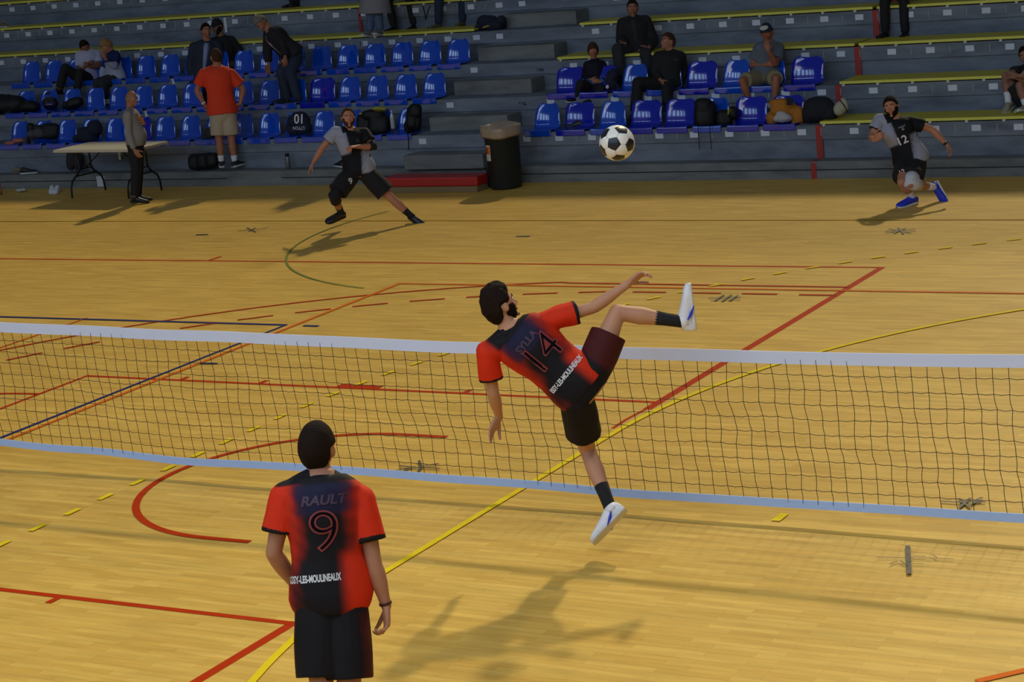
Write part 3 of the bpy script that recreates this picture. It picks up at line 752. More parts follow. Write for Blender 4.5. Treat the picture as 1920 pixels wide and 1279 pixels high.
def person(J, H, Y, o, label, ground=None, group=None):
    kid = o.get('hs', 1.)
    if ground is not None:
        lo, hi = Y-4, Y+4
        for _ in range(40):
            m = (lo+hi)/2; P = solve(J, H, m, kid); g = min(P['anl'].z, P['anr'].z)-.085*H/1.75
            # farther along the ray means lower
            if g > ground: lo = m
            else: hi = m
        Y = (lo+hi)/2
    P = solve(J, H, Y, kid); s = H/1.75*o.get('build', 1.); vox = o.get('vox', .009)
    base = Vector((P['pelvis'].x, P['pelvis'].y, min(P['anl'].z, P['anr'].z)-.08))
    root = thing('person', base, label, 'person', group)
    sk = mat('skin_%d_%d_%d' % o.get('skin', SKIN), o.get('skin', SKIN), .55, var=.06, scale=12, spec=.35)
    mb, hf = build_body(P, H, o)
    body = place_mesh('body', fuse(mb, vox, 3), sk, root); bend = o.get('bend', 0); x, y, z, loc, hs = hf
    # face
    if not o.get('noface'):
        ew = mat('eye_white', (206, 200, 194), .3); ei = mat('iris_dark', (30, 20, 16), .25)
        for q in (-1, 1):
            e = MB(); e.ell(loc((q*.030, .0775, .007)), .0125*hs, .0105*hs, .0085*hs, x, y, z, 12, 8)
            ey = obj('eye', e, ew, root); i_ = MB(); i_.ell(loc((q*.030, .0850, .007)), .0058*hs, .0040*hs, .0060*hs, x, y, z, 10, 6); obj('iris', i_, ei, ey)
            b = MB(); b.tube([loc((q*.012, .092, .024)), loc((q*.030, .0905, .031)), loc((q*.048, .079, .026))], [.0035*hs, .0045*hs, .003*hs], 6); obj('eyebrow', b, o['hairm'] if 'browm' not in o else o['browm'], root)
        mo = MB(); mo.tube([loc((-.023, .088, -.061)), loc((-.010, .0985, -.0595)), loc((0, .1005, -.061)), loc((.010, .0985, -.0595)), loc((.023, .088, -.061))], [.002*hs, .0042*hs, .0045*hs, .0042*hs, .002*hs], 6, flat=.8)
        obj('mouth', mo, mat('lips', (140, 74, 62), .5), root)
    st = o.get('hair')
    if st:
        place_mesh('hair', fuse(hair_mb(hf, st, o.get('hth', .012)), .006 if vox < .006 else .008, 1, .3), o['hairm'], root)
    if o.get('beard'): place_mesh('beard', fuse(hair_mb(hf, 'beard', o.get('bth', .009)), .006, 1, .3), o['hairm'], root)
    if o.get('cap'):
        c, b = cap_mb(hf); cp_ = obj('cap', c, o['cap'], root); obj('brim', b, o.get('brimm', o['cap']), cp_)
        if o.get('cappanel'):
            pn = MB(); pn.ell(loc((.008, .076, .072)), .058*hs, .026*hs, .038*hs, x, y, (z-y*.55).normalized()); obj('front_panel', pn, o['cappanel'], cp_)
    # --- top garment
    tp = o.get('top')
    if tp:
        mb = MB(); th = tp.get('th', .014); hem = tp.get('hem', -.10); slv = tp.get('sleeve', .62); bag = tp.get('bag', .008)
        mb.loft(torso_secs(P, s, hem, 1.0, th+bag, th+bag*.6, bend, 30, tp.get('flare', .02), o.get('belly', 0), o.get('wide', 1)), 30)
        c = spine(P, .88, bend)
        for sd in 'lr':
            S, E, W = P['sh'+sd], P['el'+sd], P['wr'+sd]
            mb.tube([c, c.lerp(S, .55), S], [.078*s+th*.5, .070*s+th*.6, .056*s+th], 16)
            mb.tube([P['neck'].lerp(S, .12), P['neck'].lerp(S, .5), S], [.050*s+th*.5, .050*s+th*.6, .048*s+th], 14)
            if slv <= 1:
                mb.tube([S, S.lerp(E, slv*.5), S.lerp(E, slv)], [.054*s+th, .053*s+th+bag*.6, .050*s+th+bag*1.2], 18, False)
                mb.ell(S, .055*s+th, .055*s+th, .055*s+th)
            else:
                mb.tube([S, S.lerp(E, .5), E], [.054*s+th, .048*s+th, .042*s+th], 18); fr = min(1, slv-1)
                mb.tube([E, E.lerp(W, .4*fr), E.lerp(W, fr)], [.042*s+th, .042*s+th, .031*s+th], 18, fr > .99)
        col_up = (P['head']-P['neck']).normalized()
        if tp.get('collar', 1): mb.tube([P['neck']-col_up*.03, P['neck']+col_up*tp.get('collar_h', .012)], [.080*s, .066*s], 18, False)
        me = fuse(mb, max(vox, .006)*1.1, 3); sh_ = place_mesh(tp.get('name', 'shirt'), me, tp['m'], root, tp.get('paint') and (lambda co: tp['paint'](P, co)), wrinkle(tp.get('wr', .006), 9 if vox > .006 else 11, H*7))
        if tp.get('label'): sh_['label'] = tp['label']
    # --- bottom garment
    bt = o.get('bottom')
    if bt:
        mb = MB(); th = bt.get('th', .014); ln = bt.get('len', .75)
        mb.loft(torso_secs(P, s, -.17, bt.get('waist', .14), th*.8, th*.8, bend, 14, 0, o.get('belly', 0)*.5, o.get('wide', 1)), 26)
        for sd in 'lr':
            hp, kn, an = P['hip'+sd], P['kn'+sd], P['an'+sd]; fl = bt.get('flare', .018)
            mb.ell(hp, .092*s+th, .092*s+th, .092*s+th)
            if ln <= 1:
                mb.tube([hp, hp.lerp(kn, ln*.5), hp.lerp(kn, ln)], [.090*s+th, .084*s+th+fl*.5, .068*s+th+fl], 20, False)
            else:
                f2 = ln-1
                mb.tube([hp, hp.lerp(kn, .5), kn], [.090*s+th, .077*s+th, .056*s+th+.004], 18)
                mb.tube([kn, kn.lerp(an, .4*f2), kn.lerp(an, f2)], [.056*s+th+.004, .057*s+th, .046*s+th+fl*.4], 18, False)
        me = fuse(mb, max(vox, .006)*1.1, 3)
        place_mesh(bt.get('name', 'shorts'), me, bt['m'], root, bt.get('paint') and (lambda co: bt['paint'](P, co)), wrinkle(.006, 9, H*3))
    # --- socks and shoes
    for sd in 'lr':
        kn, an, to = P['kn'+sd], P['an'+sd], P['toe'+sd]; up = (kn-an).normalized(); fd = (to-an).normalized()
        if o.get('sock'):
            sm, hgt = o['sock'][:2]; mb = MB(); mb.tube([an-up*.02, an+up*.03, an+up*hgt*.6, an+up*hgt], [.040*s, .039*s, .041*s, .046*s], 16, False); obj('sock', mb, sm, root)
        if o.get('shoe'):
            k = H/1.75*o.get('shoesize', 1.); fd, fu, fx, heel = foot_frame(kn, an, to, k); Lf = .285*k
            prof_ = [(0, .024, .022, .030), (.03, .033, .034, .046), (.18, .036, .044, .058), (.32, .037, .047, .058), (.5, .041, .038, .044), (.7, .047, .029, .034), (.88, .043, .022, .027), (.97, .030, .015, .020), (1, .016, .009, .015)]
            secs = [(heel+fd*Lf*t+fu*(hz)*k, fx, fu, a*k, b*k) for t, a, b, hz in prof_]
            secs2 = [(heel+fd*Lf*t+fu*.012*k, fx, fu, (a+.005)*k, .014*k) for t, a, b, hz in prof_]
            up_, so = MB(), MB(); up_.loft(secs, 18, 2.3); up_.tube([an-fu*.03*k, an+fu*.012*k-fd*.004], [.044*k, .046*k], 16, False); so.loft([(c, X, Y_, a, b) for c, X, Y_, a, b in secs2], 18, 3.2)
            sh = obj('shoe', up_, o['shoe'], root); obj('sole', so, o.get('solem', mat('sole_white', (206, 206, 206), .5)), sh)
            la = MB()
            for q in range(4):
                t = .36+.07*q; c = heel+fd*Lf*t+fu*(.098-.05*(t-.3)/.4*1.3)*k; la.tube([c-fx*.020*k, c+fu*.003, c+fx*.020*k], .0028*k, 5)
            obj('laces', la, o.get('lacem', o.get('solem', MATS['sole_white'])), sh)
    root['_h'] = 0; del root['_h']
    return root, P, hf
def cloth_text(root, garment, P, s_, size, t, sx, m, side=-1, bold=0., squeeze=1., tilt=0., name='lettering', shear=0., cuts=3, lift=.0028):
    """lettering laid on a garment: t along the spine, sx metres sideways; side -1 back, 1 front"""
    me = text_mesh(s_, size, bold, shear=shear); bm = bmesh.new(); bm.from_mesh(me); bmesh.ops.triangulate(bm, faces=bm.faces)
    for _ in range(cuts): bmesh.ops.subdivide_edges(bm, edges=[e for e in bm.edges if e.calc_length() > .016], cuts=1)
    g = [c for c in root.children if c.name.split('.')[0] == garment][0]; b = Vector(root.location)
    bv = BVHTree.FromPolygons([v.co+b for v in g.data.vertices], [tuple(p.vertices) for p in g.data.polygons])
    ct, st = math.cos(tilt), math.sin(tilt); r, f, up = torso_frame(P, t); r0 = r*(-1 if side > 0 else 1)
    c0 = P['pelvis'].lerp(P['neck'], t)
    for v in bm.verts:
        lx, ly = v.co.x*squeeze*ct-v.co.y*st, v.co.x*squeeze*st+v.co.y*ct
        p = c0+r0*(lx+sx)+up*ly; hit = bv.ray_cast(p+f*side*.5, -f*side)
        q = hit[0]+f*side*lift if hit[0] is not None else p+f*side*.12
        v.co = q-b
    bm.to_mesh(me); bm.free(); me.materials.append(m); o = put(name, me, g); return o
# ---- dyes
RED = np.array(lin((206, 44, 10))); DRED = np.array(lin((120, 26, 22))); INK = np.array(lin((14, 12, 18))); NAVY = np.array(lin((24, 26, 58)))
GREY = np.array(lin((146, 150, 168))); BLK = np.array(lin((14, 15, 20)))
def wob(co, f, ph=0.):
    return (np.sin(co[:, 0]*f+ph)*np.sin(co[:, 1]*f*1.3+ph*2+1)+np.sin(co[:, 2]*f*.9+ph)*np.sin((co[:, 0]+co[:, 2])*f*1.7+2))*.5
def mixc(a, b, m): return a*(1-m[:, None])+b*m[:, None]
def arm_masks(P, co, slv):
    out = []
    for sd in 'lr':
        t, d = seg_param(co, P['sh'+sd], P['el'+sd]); out.append((t, d))
    return out
def off_torso(P, co, t, s, fr):
    w = np.array([tprof(x)[0] for x in np.linspace(-.2, 1.05, 60)]); k = np.interp(t, np.linspace(-.2, 1.05, 60), w)
    return np.sqrt((s/(k+.030))**2+(fr/.16)**2) > 1.0
def paint_red(slv=.62, yw=.13):
    def f(P, co):
        t, s, fr = torso_coords(P, co); a = np.abs(s); n = wob(co, 34)
        c = np.tile(RED, (len(co), 1))
        s0 = np.where(t < .42, -.035*smooth_(.42, .2, t), 0.); hw = .095+.02*smooth_(.45, .2, t)
        m = 1-smooth_(hw-.03, hw+.055, np.abs(s-s0)+.02*n)
        c = mixc(c, DRED, np.clip((1-smooth_(hw+.02, hw+.10, np.abs(s-s0)+.02*n))*.85, 0, 1))
        c = mixc(c, INK, m)
        m2 = (1-smooth_(.10, .15, a+.012*n))*smooth_(.66, .72, t)*(1-smooth_(.92, .96, t)); c = mixc(c, NAVY, m2*.85)
        red2 = smooth_(.03, .11, s)*(1-smooth_(.30, .42, t)); c = mixc(c, RED, red2*.9)
        yoke = smooth_(.955, .975, t+.12*np.minimum(a, .19))*(1-smooth_(yw, yw+.03, a)); c = mixc(c, INK, yoke)
        for (ta, d) in arm_masks(P, co, slv):
            ot = off_torso(P, co, t, s, fr); on = smooth_(.10, .22, ta)*ot*(ta < slv+.2)*(d < .12); c = mixc(c, RED, on*(1-yoke))
            c = mixc(c, INK, (ta > slv-.075)*(ta < slv+.12)*(d < .10)*ot*1.)
        return c
    return f
def paint_short_red():
    def f(P, co):
        c = np.tile(INK, (len(co), 1)); t, d = seg_param(co, P['hipr'], P['knr']); r, fr_, up = torso_frame(P, 0); s = (co-np.array(P['hipr']))@np.array(r)
        m = smooth_(.055, .09, s+.012*wob(co, 40))*smooth_(.05, .2, t)*(1-smooth_(.95, 1.1, t)); return mixc(c, DRED, m*.28)
    return f
def paint_grey(P, co):
    t, s, fr = torso_coords(P, co); n = wob(co, 30)
    c = np.tile(BLK, (len(co), 1)); row = np.sin(t*95); colm = np.sin(s*150+row)
    up_ = smooth_(.035, .05, s)*smooth_(.42, .5, t); patt = (np.abs(row) > .45)*1.
    edge = np.clip((s-.035)/.07, 0, 1); m = up_*np.clip(edge*1.6+patt*.7-.2, 0, 1); c = mixc(c, GREY, np.clip(m, 0, 1))
    b2 = -.02-.10*(t-.0); low = smooth_(.0, .02, (b2-s))*(1-smooth_(.52, .6, t)); e2 = np.clip((b2-s)/.09+(.25-t)*.9, 0, 1); grid = ((np.abs(row) > .35)*(np.abs(colm) > .3))*1.
    c = mixc(c, GREY, np.clip(low*np.clip(e2*1.3+grid*.75-.25, 0, 1), 0, 1))
    (tl, dl), (tr, dr) = arm_masks(P, co, .6)
    ot = off_torso(P, co, t, s, fr)
    on = smooth_(.0, .12, tr)*(dr < .12)*ot*(s > .05); c = mixc(c, GREY, on*1.); on = (tl > .05)*(dl < .13)*ot*(s < -.05); c = mixc(c, BLK, on*1.)
    c = mixc(c, BLK, (tr > .56)*(tr < .75)*(dr < .10)*ot*1.)
    c = mixc(c, BLK, smooth_(.985, .995, t)*(np.abs(s) < .085)*1.)
    return c
dye = mat('dyed_jersey', (255, 255, 255), .75, var=.06, scale=30, bump=.08, attr='dye', spec=.25)
white_ink = mat('white_print', (204, 206, 210), .6, var=.02); grey_print = mat('faint_red_print', (132, 46, 44), .6, var=.02); dim_print = mat('faint_dark_print', (62, 40, 60), .6, var=.02)
black_cloth = mat('black_cloth', (15, 15, 19), .85, var=.15, bump=.1); charcoal = mat('charcoal_cloth', (34, 36, 42), .85, var=.15, bump=.1)
dark_hair = mat('dark_brown_hair', (30, 20, 16), .85, var=.3, scale=70, bump=.5, spec=.12); brown_hair = mat('brown_hair', (64, 42, 28), .85, var=.3, scale=70, bump=.4, spec=.15)
blond_hair = mat('blond_hair', (138, 104, 66), .85, var=.2, scale=70, bump=.4, spec=.15); grey_hair = mat('grey_hair', (112, 106, 96), .85, var=.2, scale=70, bump=.4, spec=.15)
white_shoe = mat('white_leather', (222, 222, 226), .45, var=.04); black_shoe = mat('black_leather', (18, 18, 22), .45); black_sole = mat('black_sole', (22, 22, 24), .6)
blue_shoe = mat('blue_mesh_shoe', (26, 46, 190), .5); white_sock = mat('white_sock', (206, 208, 214), .8, bump=.1); black_sock = mat('black_sock', (14, 15, 20), .85, bump=.1)

# ---- 1 the kicker
J = dict(pelvis=(1090, 725), neck=(958, 618), head=(937, 574), shl=(912, 660), shr=(1026, 601), hipl=(1082, 752), hipr=(1108, 702),
  ell=(925, 738, .6), elr=(1112, 577, .3), wrl=(936, 782, .8), wrr=(1177, 533, .2), tipl=(913, 822, -.5), tipr=(1217, 501, .1),
  knl=(1101, 842, 1), knr=(1158, 586, .3), anl=(1145, 955, -1), anr=(1279, 603, .3), toel=(1114, 1013, -.4), toer=(1290, 532, .2),
  len=dict(shl=1.05, shr=1.05, neck=1.03))
root, P, hf = person(J, 1.79, -.9, dict(vox=.0052, face=(.84, .54, .10), hup=(-.34, 0.02, .94), bth=.005, hair='messy', hth=.024, hairm=dark_hair, skin=(184, 134, 104), build=.97,
  palml=(.3, -.6, -.5), palmr=(.1, -.5, -.8), curlr=34, curll=12, spread=1.5, beard=True,
  top=dict(m=dye, paint=paint_red(.66), sleeve=.66, hem=-.07, th=.012, bag=.012, wr=.008, flare=.0, label='red and black football shirt with white club name'),
  bottom=dict(m=dye, paint=paint_short_red(), len=.66, th=.016, flare=.03, waist=.17), sock=(black_sock, .17), shoe=white_shoe),
  'player in red and black shirt leaping with one leg kicked up above the net', ground=.185)
KP = P
cloth_text(root, 'shirt', P, '14', .25, .56, .005, grey_print, -1, .004, 1.0, name='shirt_number', cuts=5, lift=.004)
cloth_text(root, 'shirt', P, '14', .25, .56, .005, mat('number_fill', (15, 13, 20), .95, spec=.05), -1, -.004, 1.0, name='number_fill', lift=.006)
cloth_text(root, 'shirt', P, 'SYLLA', .062, .78, 0, dim_print, -1, .002, name='player_name')
cloth_text(root, 'shirt', P, 'ISSY-LES-MOULINEAUX', .044, .22, -.0, white_ink, -1, .0016, .62, name='club_name')
for sd in 'lr':   # blue flashes on the white shoes
    an, to, kn = P['an'+sd], P['toe'+sd], P['kn'+sd]; fd = (to-an).normalized(); up = (kn-an).normalized(); fu = (up-fd*up.dot(fd)).normalized(); fx = fd.cross(fu)
    sh = [c for c in root.children if c.name.startswith('shoe')][0 if sd == 'l' else 1]
    for q in (-1, 1):
        c = an-fu*.040+fx*.0475*q+fd*.055; m_ = MB(); m_.tube([c-fd*.035+fu*.012, c, c+fd*.05-fu*.010], [.004, .010, .003], 8); obj('blue_flash', m_, blue_shoe, sh)
# ---- 2 foreground player
J = dict(pelvis=(621, 1118), neck=(601, 893), head=(595, 842), shl=(534, 932), shr=(677, 938), hipl=(597, 1128), hipr=(645, 1130),
  ell=(513, 1038, .2), elr=(702, 1060, .4), wrl=(560, 1105, .9), wrr=(724, 1136, .2), tipl=(592, 1120, .6), tipr=(727, 1200, 0),
  knl=(603, 1296, .1), knr=(656, 1300, .1), anl=(597, 1470, 0), anr=(650, 1476, 0), toel=(585, 1450, 1), toer=(648, 1450, 1), len=dict(neck=1.06, shl=1.03, shr=1.03))
root, P, hf = person(J, 1.80, -4.5, dict(vox=.0052, face=(.22, .97, -.05), hup=(.02, -.03, 1), hair='short', hth=.016, hairm=dark_hair, skin=(168, 118, 90), build=1.0,
  palmr=(-.9, -.2, 0), palml=(.5, -.6, 0), curlr=46, curll=30,
  top=dict(m=dye, paint=paint_red(.64, .20), sleeve=.64, hem=-.15, th=.014, bag=.012, wr=.007, flare=.0, label='red and black football shirt with a big number nine'),
  bottom=dict(m=dye, paint=paint_short_red(), len=.84, th=.018, flare=.03, name='shorts'), sock=(black_sock, .2), shoe=white_shoe),
  'player with number 9 on red and black shirt in the foreground, seen from behind', ground=0)
cloth_text(root, 'shirt', P, '9', .27, .53, -.005, grey_print, -1, .0015, 1.15, name='shirt_number', cuts=5, lift=.004)
cloth_text(root, 'shirt', P, '9', .27, .53, -.005, mat('number_fill', (15, 13, 20), .95, spec=.05), -1, -.0065, 1.15, name='number_fill', cuts=5, lift=.006)
cloth_text(root, 'shirt', P, 'RAULT', .062, .80, 0, dim_print, -1, .002, 1.1, name='player_name', shear=.25)
cloth_text(root, 'shirt', P, 'ISSY-LES-MOULINEAUX',   .046, .165, -.065, white_ink, -1, .0018, .50, name='club_name')
w_ = P['wrr']+(P['elr']-P['wrr']).normalized()*.012; ax = (P['elr']-P['wrr']).normalized()
m_ = MB(); X_, Y_, Z_ = frame_from(ax); m_.rings([[w_+ax*h+(X_*math.cos(R_(30*k))+Y_*math.sin(R_(30*k)))*.031 for k in range(12)] for h in (-.006, .006)]); obj('wrist_band', m_, mat('red_black_band', (70, 16, 18), .6), root)

# ---- 3 far left player
J = dict(pelvis=(674, 318), neck=(655, 246), head=(653, 221), shl=(684, 250), shr=(629, 247), hipl=(684, 322), hipr=(663, 322),
  ell=(699, 275, -.3), elr=(605, 276, .2), wrl=(669, 275, -.8), wrr=(588, 304, -.2), tipl=(654, 276, -.4), tipr=(577, 324, 0),
  knl=(733, 371, -.2), knr=(626, 368, -.9), anl=(772, 406, .2), anr=(640, 399, .8), toel=(794, 423, -.3), toer=(618, 414, -.4), len=dict(shl=1.1, shr=1.1))
root, P, hf = person(J, 1.80, 9.8, dict(vox=.008, face=(.15, -.97, -.12), hair='receding', hth=.010, hairm=brown_hair, beard=True, skin=(174, 118, 90),
  palml=(.1, .2, -.9), curll=60, curlr=10, top=dict(m=dye, paint=paint_grey, sleeve=.6, hem=-.13, th=.014, bag=.012, flare=.03, label='grey and black football shirt'),
  bottom=dict(m=black_cloth, len=.80, th=.018, flare=.04), sock=(black_sock, .12), shoe=black_shoe, solem=black_sole),
  'player in grey and black shirt lunging sideways, black pads on one knee and one elbow', ground=.0)
cloth_text(root, 'shorts', P, '9', .10, -.22, -.14, white_ink, 1, .002, name='shorts_number', cuts=1)
cloth_text(root, 'shirt', P, 'G', .05, .72, .07, mat('faint_badge', (70, 74, 84), .6), 1, .001, name='chest_badge', cuts=0)
m_ = MB(); k_ = P['knr']; m_.tube([k_.lerp(P['hipr'], .30), k_, k_.lerp(P['anr'], .30)], [.080, .078, .070], 16, False); obj('knee_pad', m_, black_cloth, root)
m_ = MB(); e_ = P['ell']; m_.tube([e_.lerp(P['shl'], .3), e_, e_.lerp(P['wrl'], .25)], [.060, .058, .052], 14, False); obj('elbow_pad', m_, black_cloth, root)
# ---- 4 far right player
J = dict(pelvis=(1709, 300), neck=(1677, 226), head=(1671, 201), shl=(1705, 228), shr=(1650, 224), hipl=(1719, 306), hipr=(1700, 307),
  ell=(1748, 243, .2), elr=(1634, 256, -.2), wrl=(1774, 270, -.2), wrr=(1638, 262, -1), tipl=(1788, 290, -.2), tipr=(1650, 254, -.5),
  knl=(1707, 344, -1), knr=(1691, 342, -.9), anl=(1752, 351, 1), anr=(1712, 370, .5), toel=(1773, 380, .2), toer=(1690, 384, -.5), len=dict(shl=1.12, shr=1.12))
root, P, hf = person(J, 1.82, 10.8, dict(vox=.008, face=(-.35, -.93, -.1), hair='short', hth=.013, hairm=dark_hair, beard=True, skin=(174, 118, 90),
  curlr=55, curll=35, top=dict(m=dye, paint=paint_grey, sleeve=.6, hem=-.14, th=.014, bag=.012, flare=.03, label='grey and black football shirt with number twelve'),
  bottom=dict(m=black_cloth, len=.70, th=.02, flare=.04), sock=(white_sock, .13), shoe=blue_shoe),
  'player number 12 in grey and black shirt running low, with white knee pad', ground=.0)
cloth_text(root, 'shirt', P, '12', .13, .50, -.01, white_ink, 1, .002, 1.05, name='shirt_number', cuts=1)
cloth_text(root, 'shirt', P, 'FOOTNET', .018, .80, .05, white_ink, 1, .0, 1, name='badge_lettering', cuts=0); cloth_text(root, 'shirt', P, 'G', .04, .74, .05, white_ink, 1, .0, name='chest_badge', cuts=0)
cloth_text(root, 'shorts', P, '12', .075, -.16, -.15, white_ink, 1, .002, name='shorts_number', cuts=1)
m_ = MB(); k_ = P['knl']; m_.tube([k_.lerp(P['hipl'], .42), k_.lerp(P['hipl'], .15), k_, k_.lerp(P['anl'], .12), k_.lerp(P['anl'], .36)], [.086, .086, .084, .078, .070], 18, False); obj('knee_pad', m_, mat('white_knee_pad', (196, 198, 206), .8, bump=.1), root)
w_ = P['wrl']; ax = (P['ell']-w_).normalized(); X_, Y_, Z_ = frame_from(ax); m_ = MB(); m_.rings([[w_+ax*h+(X_*math.cos(R_(30*k))+Y_*math.sin(R_(30*k)))*.032 for k in range(12)] for h in (.0, .022)]); m_.ell(w_+ax*.011+(CAM-w_).normalized()*.03, .016, .016, .016); obj('wrist_watch', m_, black_shoe, root)
# ---- 5 referee
J = dict(pelvis=(254, 268), neck=(244, 206), head=(246, 185), shl=(250, 214, .95), shr=(240, 216, -.95), hipl=(257, 271, 1), hipr=(251, 271, -1),
  ell=(262, 246, .4), elr=(241, 252, -.3), wrl=(263, 272, .2), wrr=(252, 281, -.2), tipl=(266, 284, .2), tipr=(263, 296, -.1),
  knl=(260, 320, .3), knr=(255, 320, -.1), anl=(258, 368, .2), anr=(252, 371, 0), toel=(274, 375, 0), toer=(287, 379, -.1), len=dict(neck=1.0))
grey_knit = mat('grey_shirt_cloth', (132, 128, 124), .85, var=.06, bump=.08)
root, P, hf = person(J, 1.66, 11.4, dict(vox=.009, face=(.9, -.42, .0), hair='bald', hth=.006, hairm=grey_hair, skin=(150, 104, 72), belly=.06,
  palmr=(.3, .9, 0), top=dict(m=grey_knit, sleeve=1.9, hem=-.10, th=.012, bag=.010, flare=.02), bottom=dict(m=black_cloth, len=1.93, th=.014, flare=.015, name='trousers'), shoe=black_shoe, solem=black_sole),
  'bald man in grey long-sleeved shirt and black trousers standing beside the white table', ground=0)
m_ = MB(); fr = torso_frame(P, .8)[1]; rt = torso_frame(P, .8)[0]; pts = []
for i in range(13):
    a = math.pi*i/12; pts.append(P['neck'].lerp(P['pelvis'], .02+.46*math.sin(a))+rt*(.07*math.cos(a))+fr*(.04+.13*math.sin(a)**.7))
garl = thing('garland', P['neck'], 'orange and yellow flower garland hanging round the bald man\'s neck', 'garland')
gm = [mat('petal_orange', (190, 84, 30), .7), mat('petal_yellow', (204, 170, 50), .7), mat('petal_red', (150, 40, 30), .7)]
for k in range(3):
    b_ = MB()
    for i in range(60):
        if i % 3 != k: continue
        t = i/60*12; a, b2 = pts[int(t)], pts[min(12, int(t)+1)]; p = a.lerp(b2, t-int(t)); r1 = random.Random(i)
        b_.ell(p+Vector((r1.uniform(-.012, .012), r1.uniform(-.012, .012), r1.uniform(-.01, .01))), .016, .016, .011, nu=7, nv=5)
    obj('petals', b_, gm[k], garl)
# ---- 6 man in orange shirt
J = dict(pelvis=(417, 212), neck=(407, 126), head=(405, 107), shl=(381, 138), shr=(434, 138), hipl=(407, 215), hipr=(428, 215),
  ell=(369, 170, .3), elr=(456, 168, .3), wrl=(382, 195, -.3), wrr=(451, 194, -.3), tipl=(390, 207, .4), tipr=(438, 203, .4),
  knl=(411, 262, .1), knr=(434, 261, .1), anl=(415, 303, 0), anr=(440, 303, 0), toel=(416, 307, 1), toer=(455, 308, .8), len=dict(shl=1.22, shr=1.22, neck=1.1))
root, P, hf = person(J, 1.80, 12.82, dict(vox=.009, face=(-.35, .9, .25), hair='short', hth=.012, hairm=brown_hair, skin=(158, 102, 76), build=1.05, wide=1.04,
  palml=(.5, .5, .2), palmr=(-.5, .5, .2), curll=40, curlr=40, top=dict(m=mat('orange_red_cotton', (206, 54, 14), .85, var=.05, bump=.06), sleeve=.66, hem=-.02, th=.014, bag=.02, flare=.02),
  bottom=dict(m=mat('beige_cotton', (168, 152, 126), .85, var=.06, bump=.06), len=.82, th=.016, flare=.03), sock=(white_sock, .09), shoe=charcoal, sh=1),
  'man in orange-red T-shirt and beige shorts with hands on hips, seen from behind')
m_ = MB(); w_ = P['wrl']; ax = (P['ell']-w_).normalized(); X_, Y_, Z_ = frame_from(ax); m_.rings([[w_+ax*h+(X_*math.cos(R_(30*k))+Y_*math.sin(R_(30*k)))*.033 for k in range(12)] for h in (.0, .018)]); obj('wrist_watch', m_, white_ink, root)
# ---- 7 suit man
navy_suit = mat('navy_suit_cloth', (22, 32, 50), .8, var=.08); lt_shirt = mat('pale_blue_shirt', (122, 134, 168), .8)
def coat_front(root, P, s, m, w=.045, t0=.1, t1=.97, d=.135):
    r, f, up = torso_frame(P, .6); mb = MB(); L = []
    n = 8
    for i in range(n+1):
        t = t0+(t1-t0)*i/n; b = tprof(t)[1]; rr_, ff, _ = torso_frame(P, t); ww = w*(.25+.9*(i/n)) if i < n else w*.8
        L.append([spine(P, t, 0)+ff*(b*s+.030)-rr_*ww, spine(P, t, 0)+ff*(b*s+.040), spine(P, t, 0)+ff*(b*s+.030)+rr_*ww, spine(P, t, 0)+ff*(b*s-.02)])
    mb.rings(L); o = obj('shirt_front', mb, m, root); return o
def seated(px, Y, k=1): pass
J = dict(pelvis=(380, 160), neck=(388, 78), head=(386, 58), shl=(408, 84), shr=(364, 88), hipl=(388, 162), hipr=(372, 162),
  ell=(417, 122, .3), elr=(356, 122, .1), wrl=(408, 150, -.6), wrr=(362, 152, -.5), tipl=(398, 160, -.3), tipr=(372, 160, -.3),
  knl=(398, 172, -1), knr=(376, 174, -1), anl=('w', 0, .1, -1), anr=('w', 0, .1, -1), toel=('w', .2, -1, -.1), toer=('w', -.1, -1, -.1), len=dict(neck=1.15, shl=1.15, shr=1.15))
root, P, hf = person(J, 1.76, 14.66, dict(vox=.009, face=(.45, -.87, -.15), hair='short', hth=.012, hairm=dark_hair, skin=(150, 98, 76), build=1.05,
  top=dict(m=navy_suit, name='jacket', sleeve=1.92, hem=-.16, th=.022, bag=.01, flare=.03), bottom=dict(m=navy_suit, len=1.93, th=.012, name='trousers'), shoe=black_shoe, solem=black_sole),
  'dark-haired man in navy suit jacket and open pale blue shirt seated in the stands')
coat_front(root, P, 1.05, lt_shirt)
# ---- 8 man with black cap
J = dict(pelvis=(425, 150), neck=(414, 70), head=(408, 50), shl=(434, 76), shr=(400, 80), hipl=(432, 152), hipr=(418, 152),
  ell=(452, 100, .2), elr=(392, 112, .3), wrl=(440, 120, -.6), wrr=(398, 132, -.3), tipl=(434, 122, -.3), tipr=(404, 140, -.3),
  knl=(436, 170, -1), knr=(420, 168, -1), anl=('w', 0, .1, -1), anr=('w', 0, .1, -1), toel=('w', .2, -1, -.1), toer=('w', 0, -1, -.1), len=dict(neck=1.2, shl=1.1, shr=1.1))
root, P, hf = person(J, 1.76, 15.0, dict(vox=.010, face=(-.5, -.8, -.25), hair='short', hth=.010, hairm=dark_hair, beard=True, skin=(120, 80, 62), cap=black_cloth,
  top=dict(m=black_cloth, name='hooded_jacket', sleeve=1.92, hem=-.14, th=.024, bag=.01, flare=.03), bottom=dict(m=black_cloth, len=1.93, th=.012, name='trousers'), shoe=black_shoe, solem=black_sole),
  'bearded man in black cap and black jacket behind the man in the navy suit')
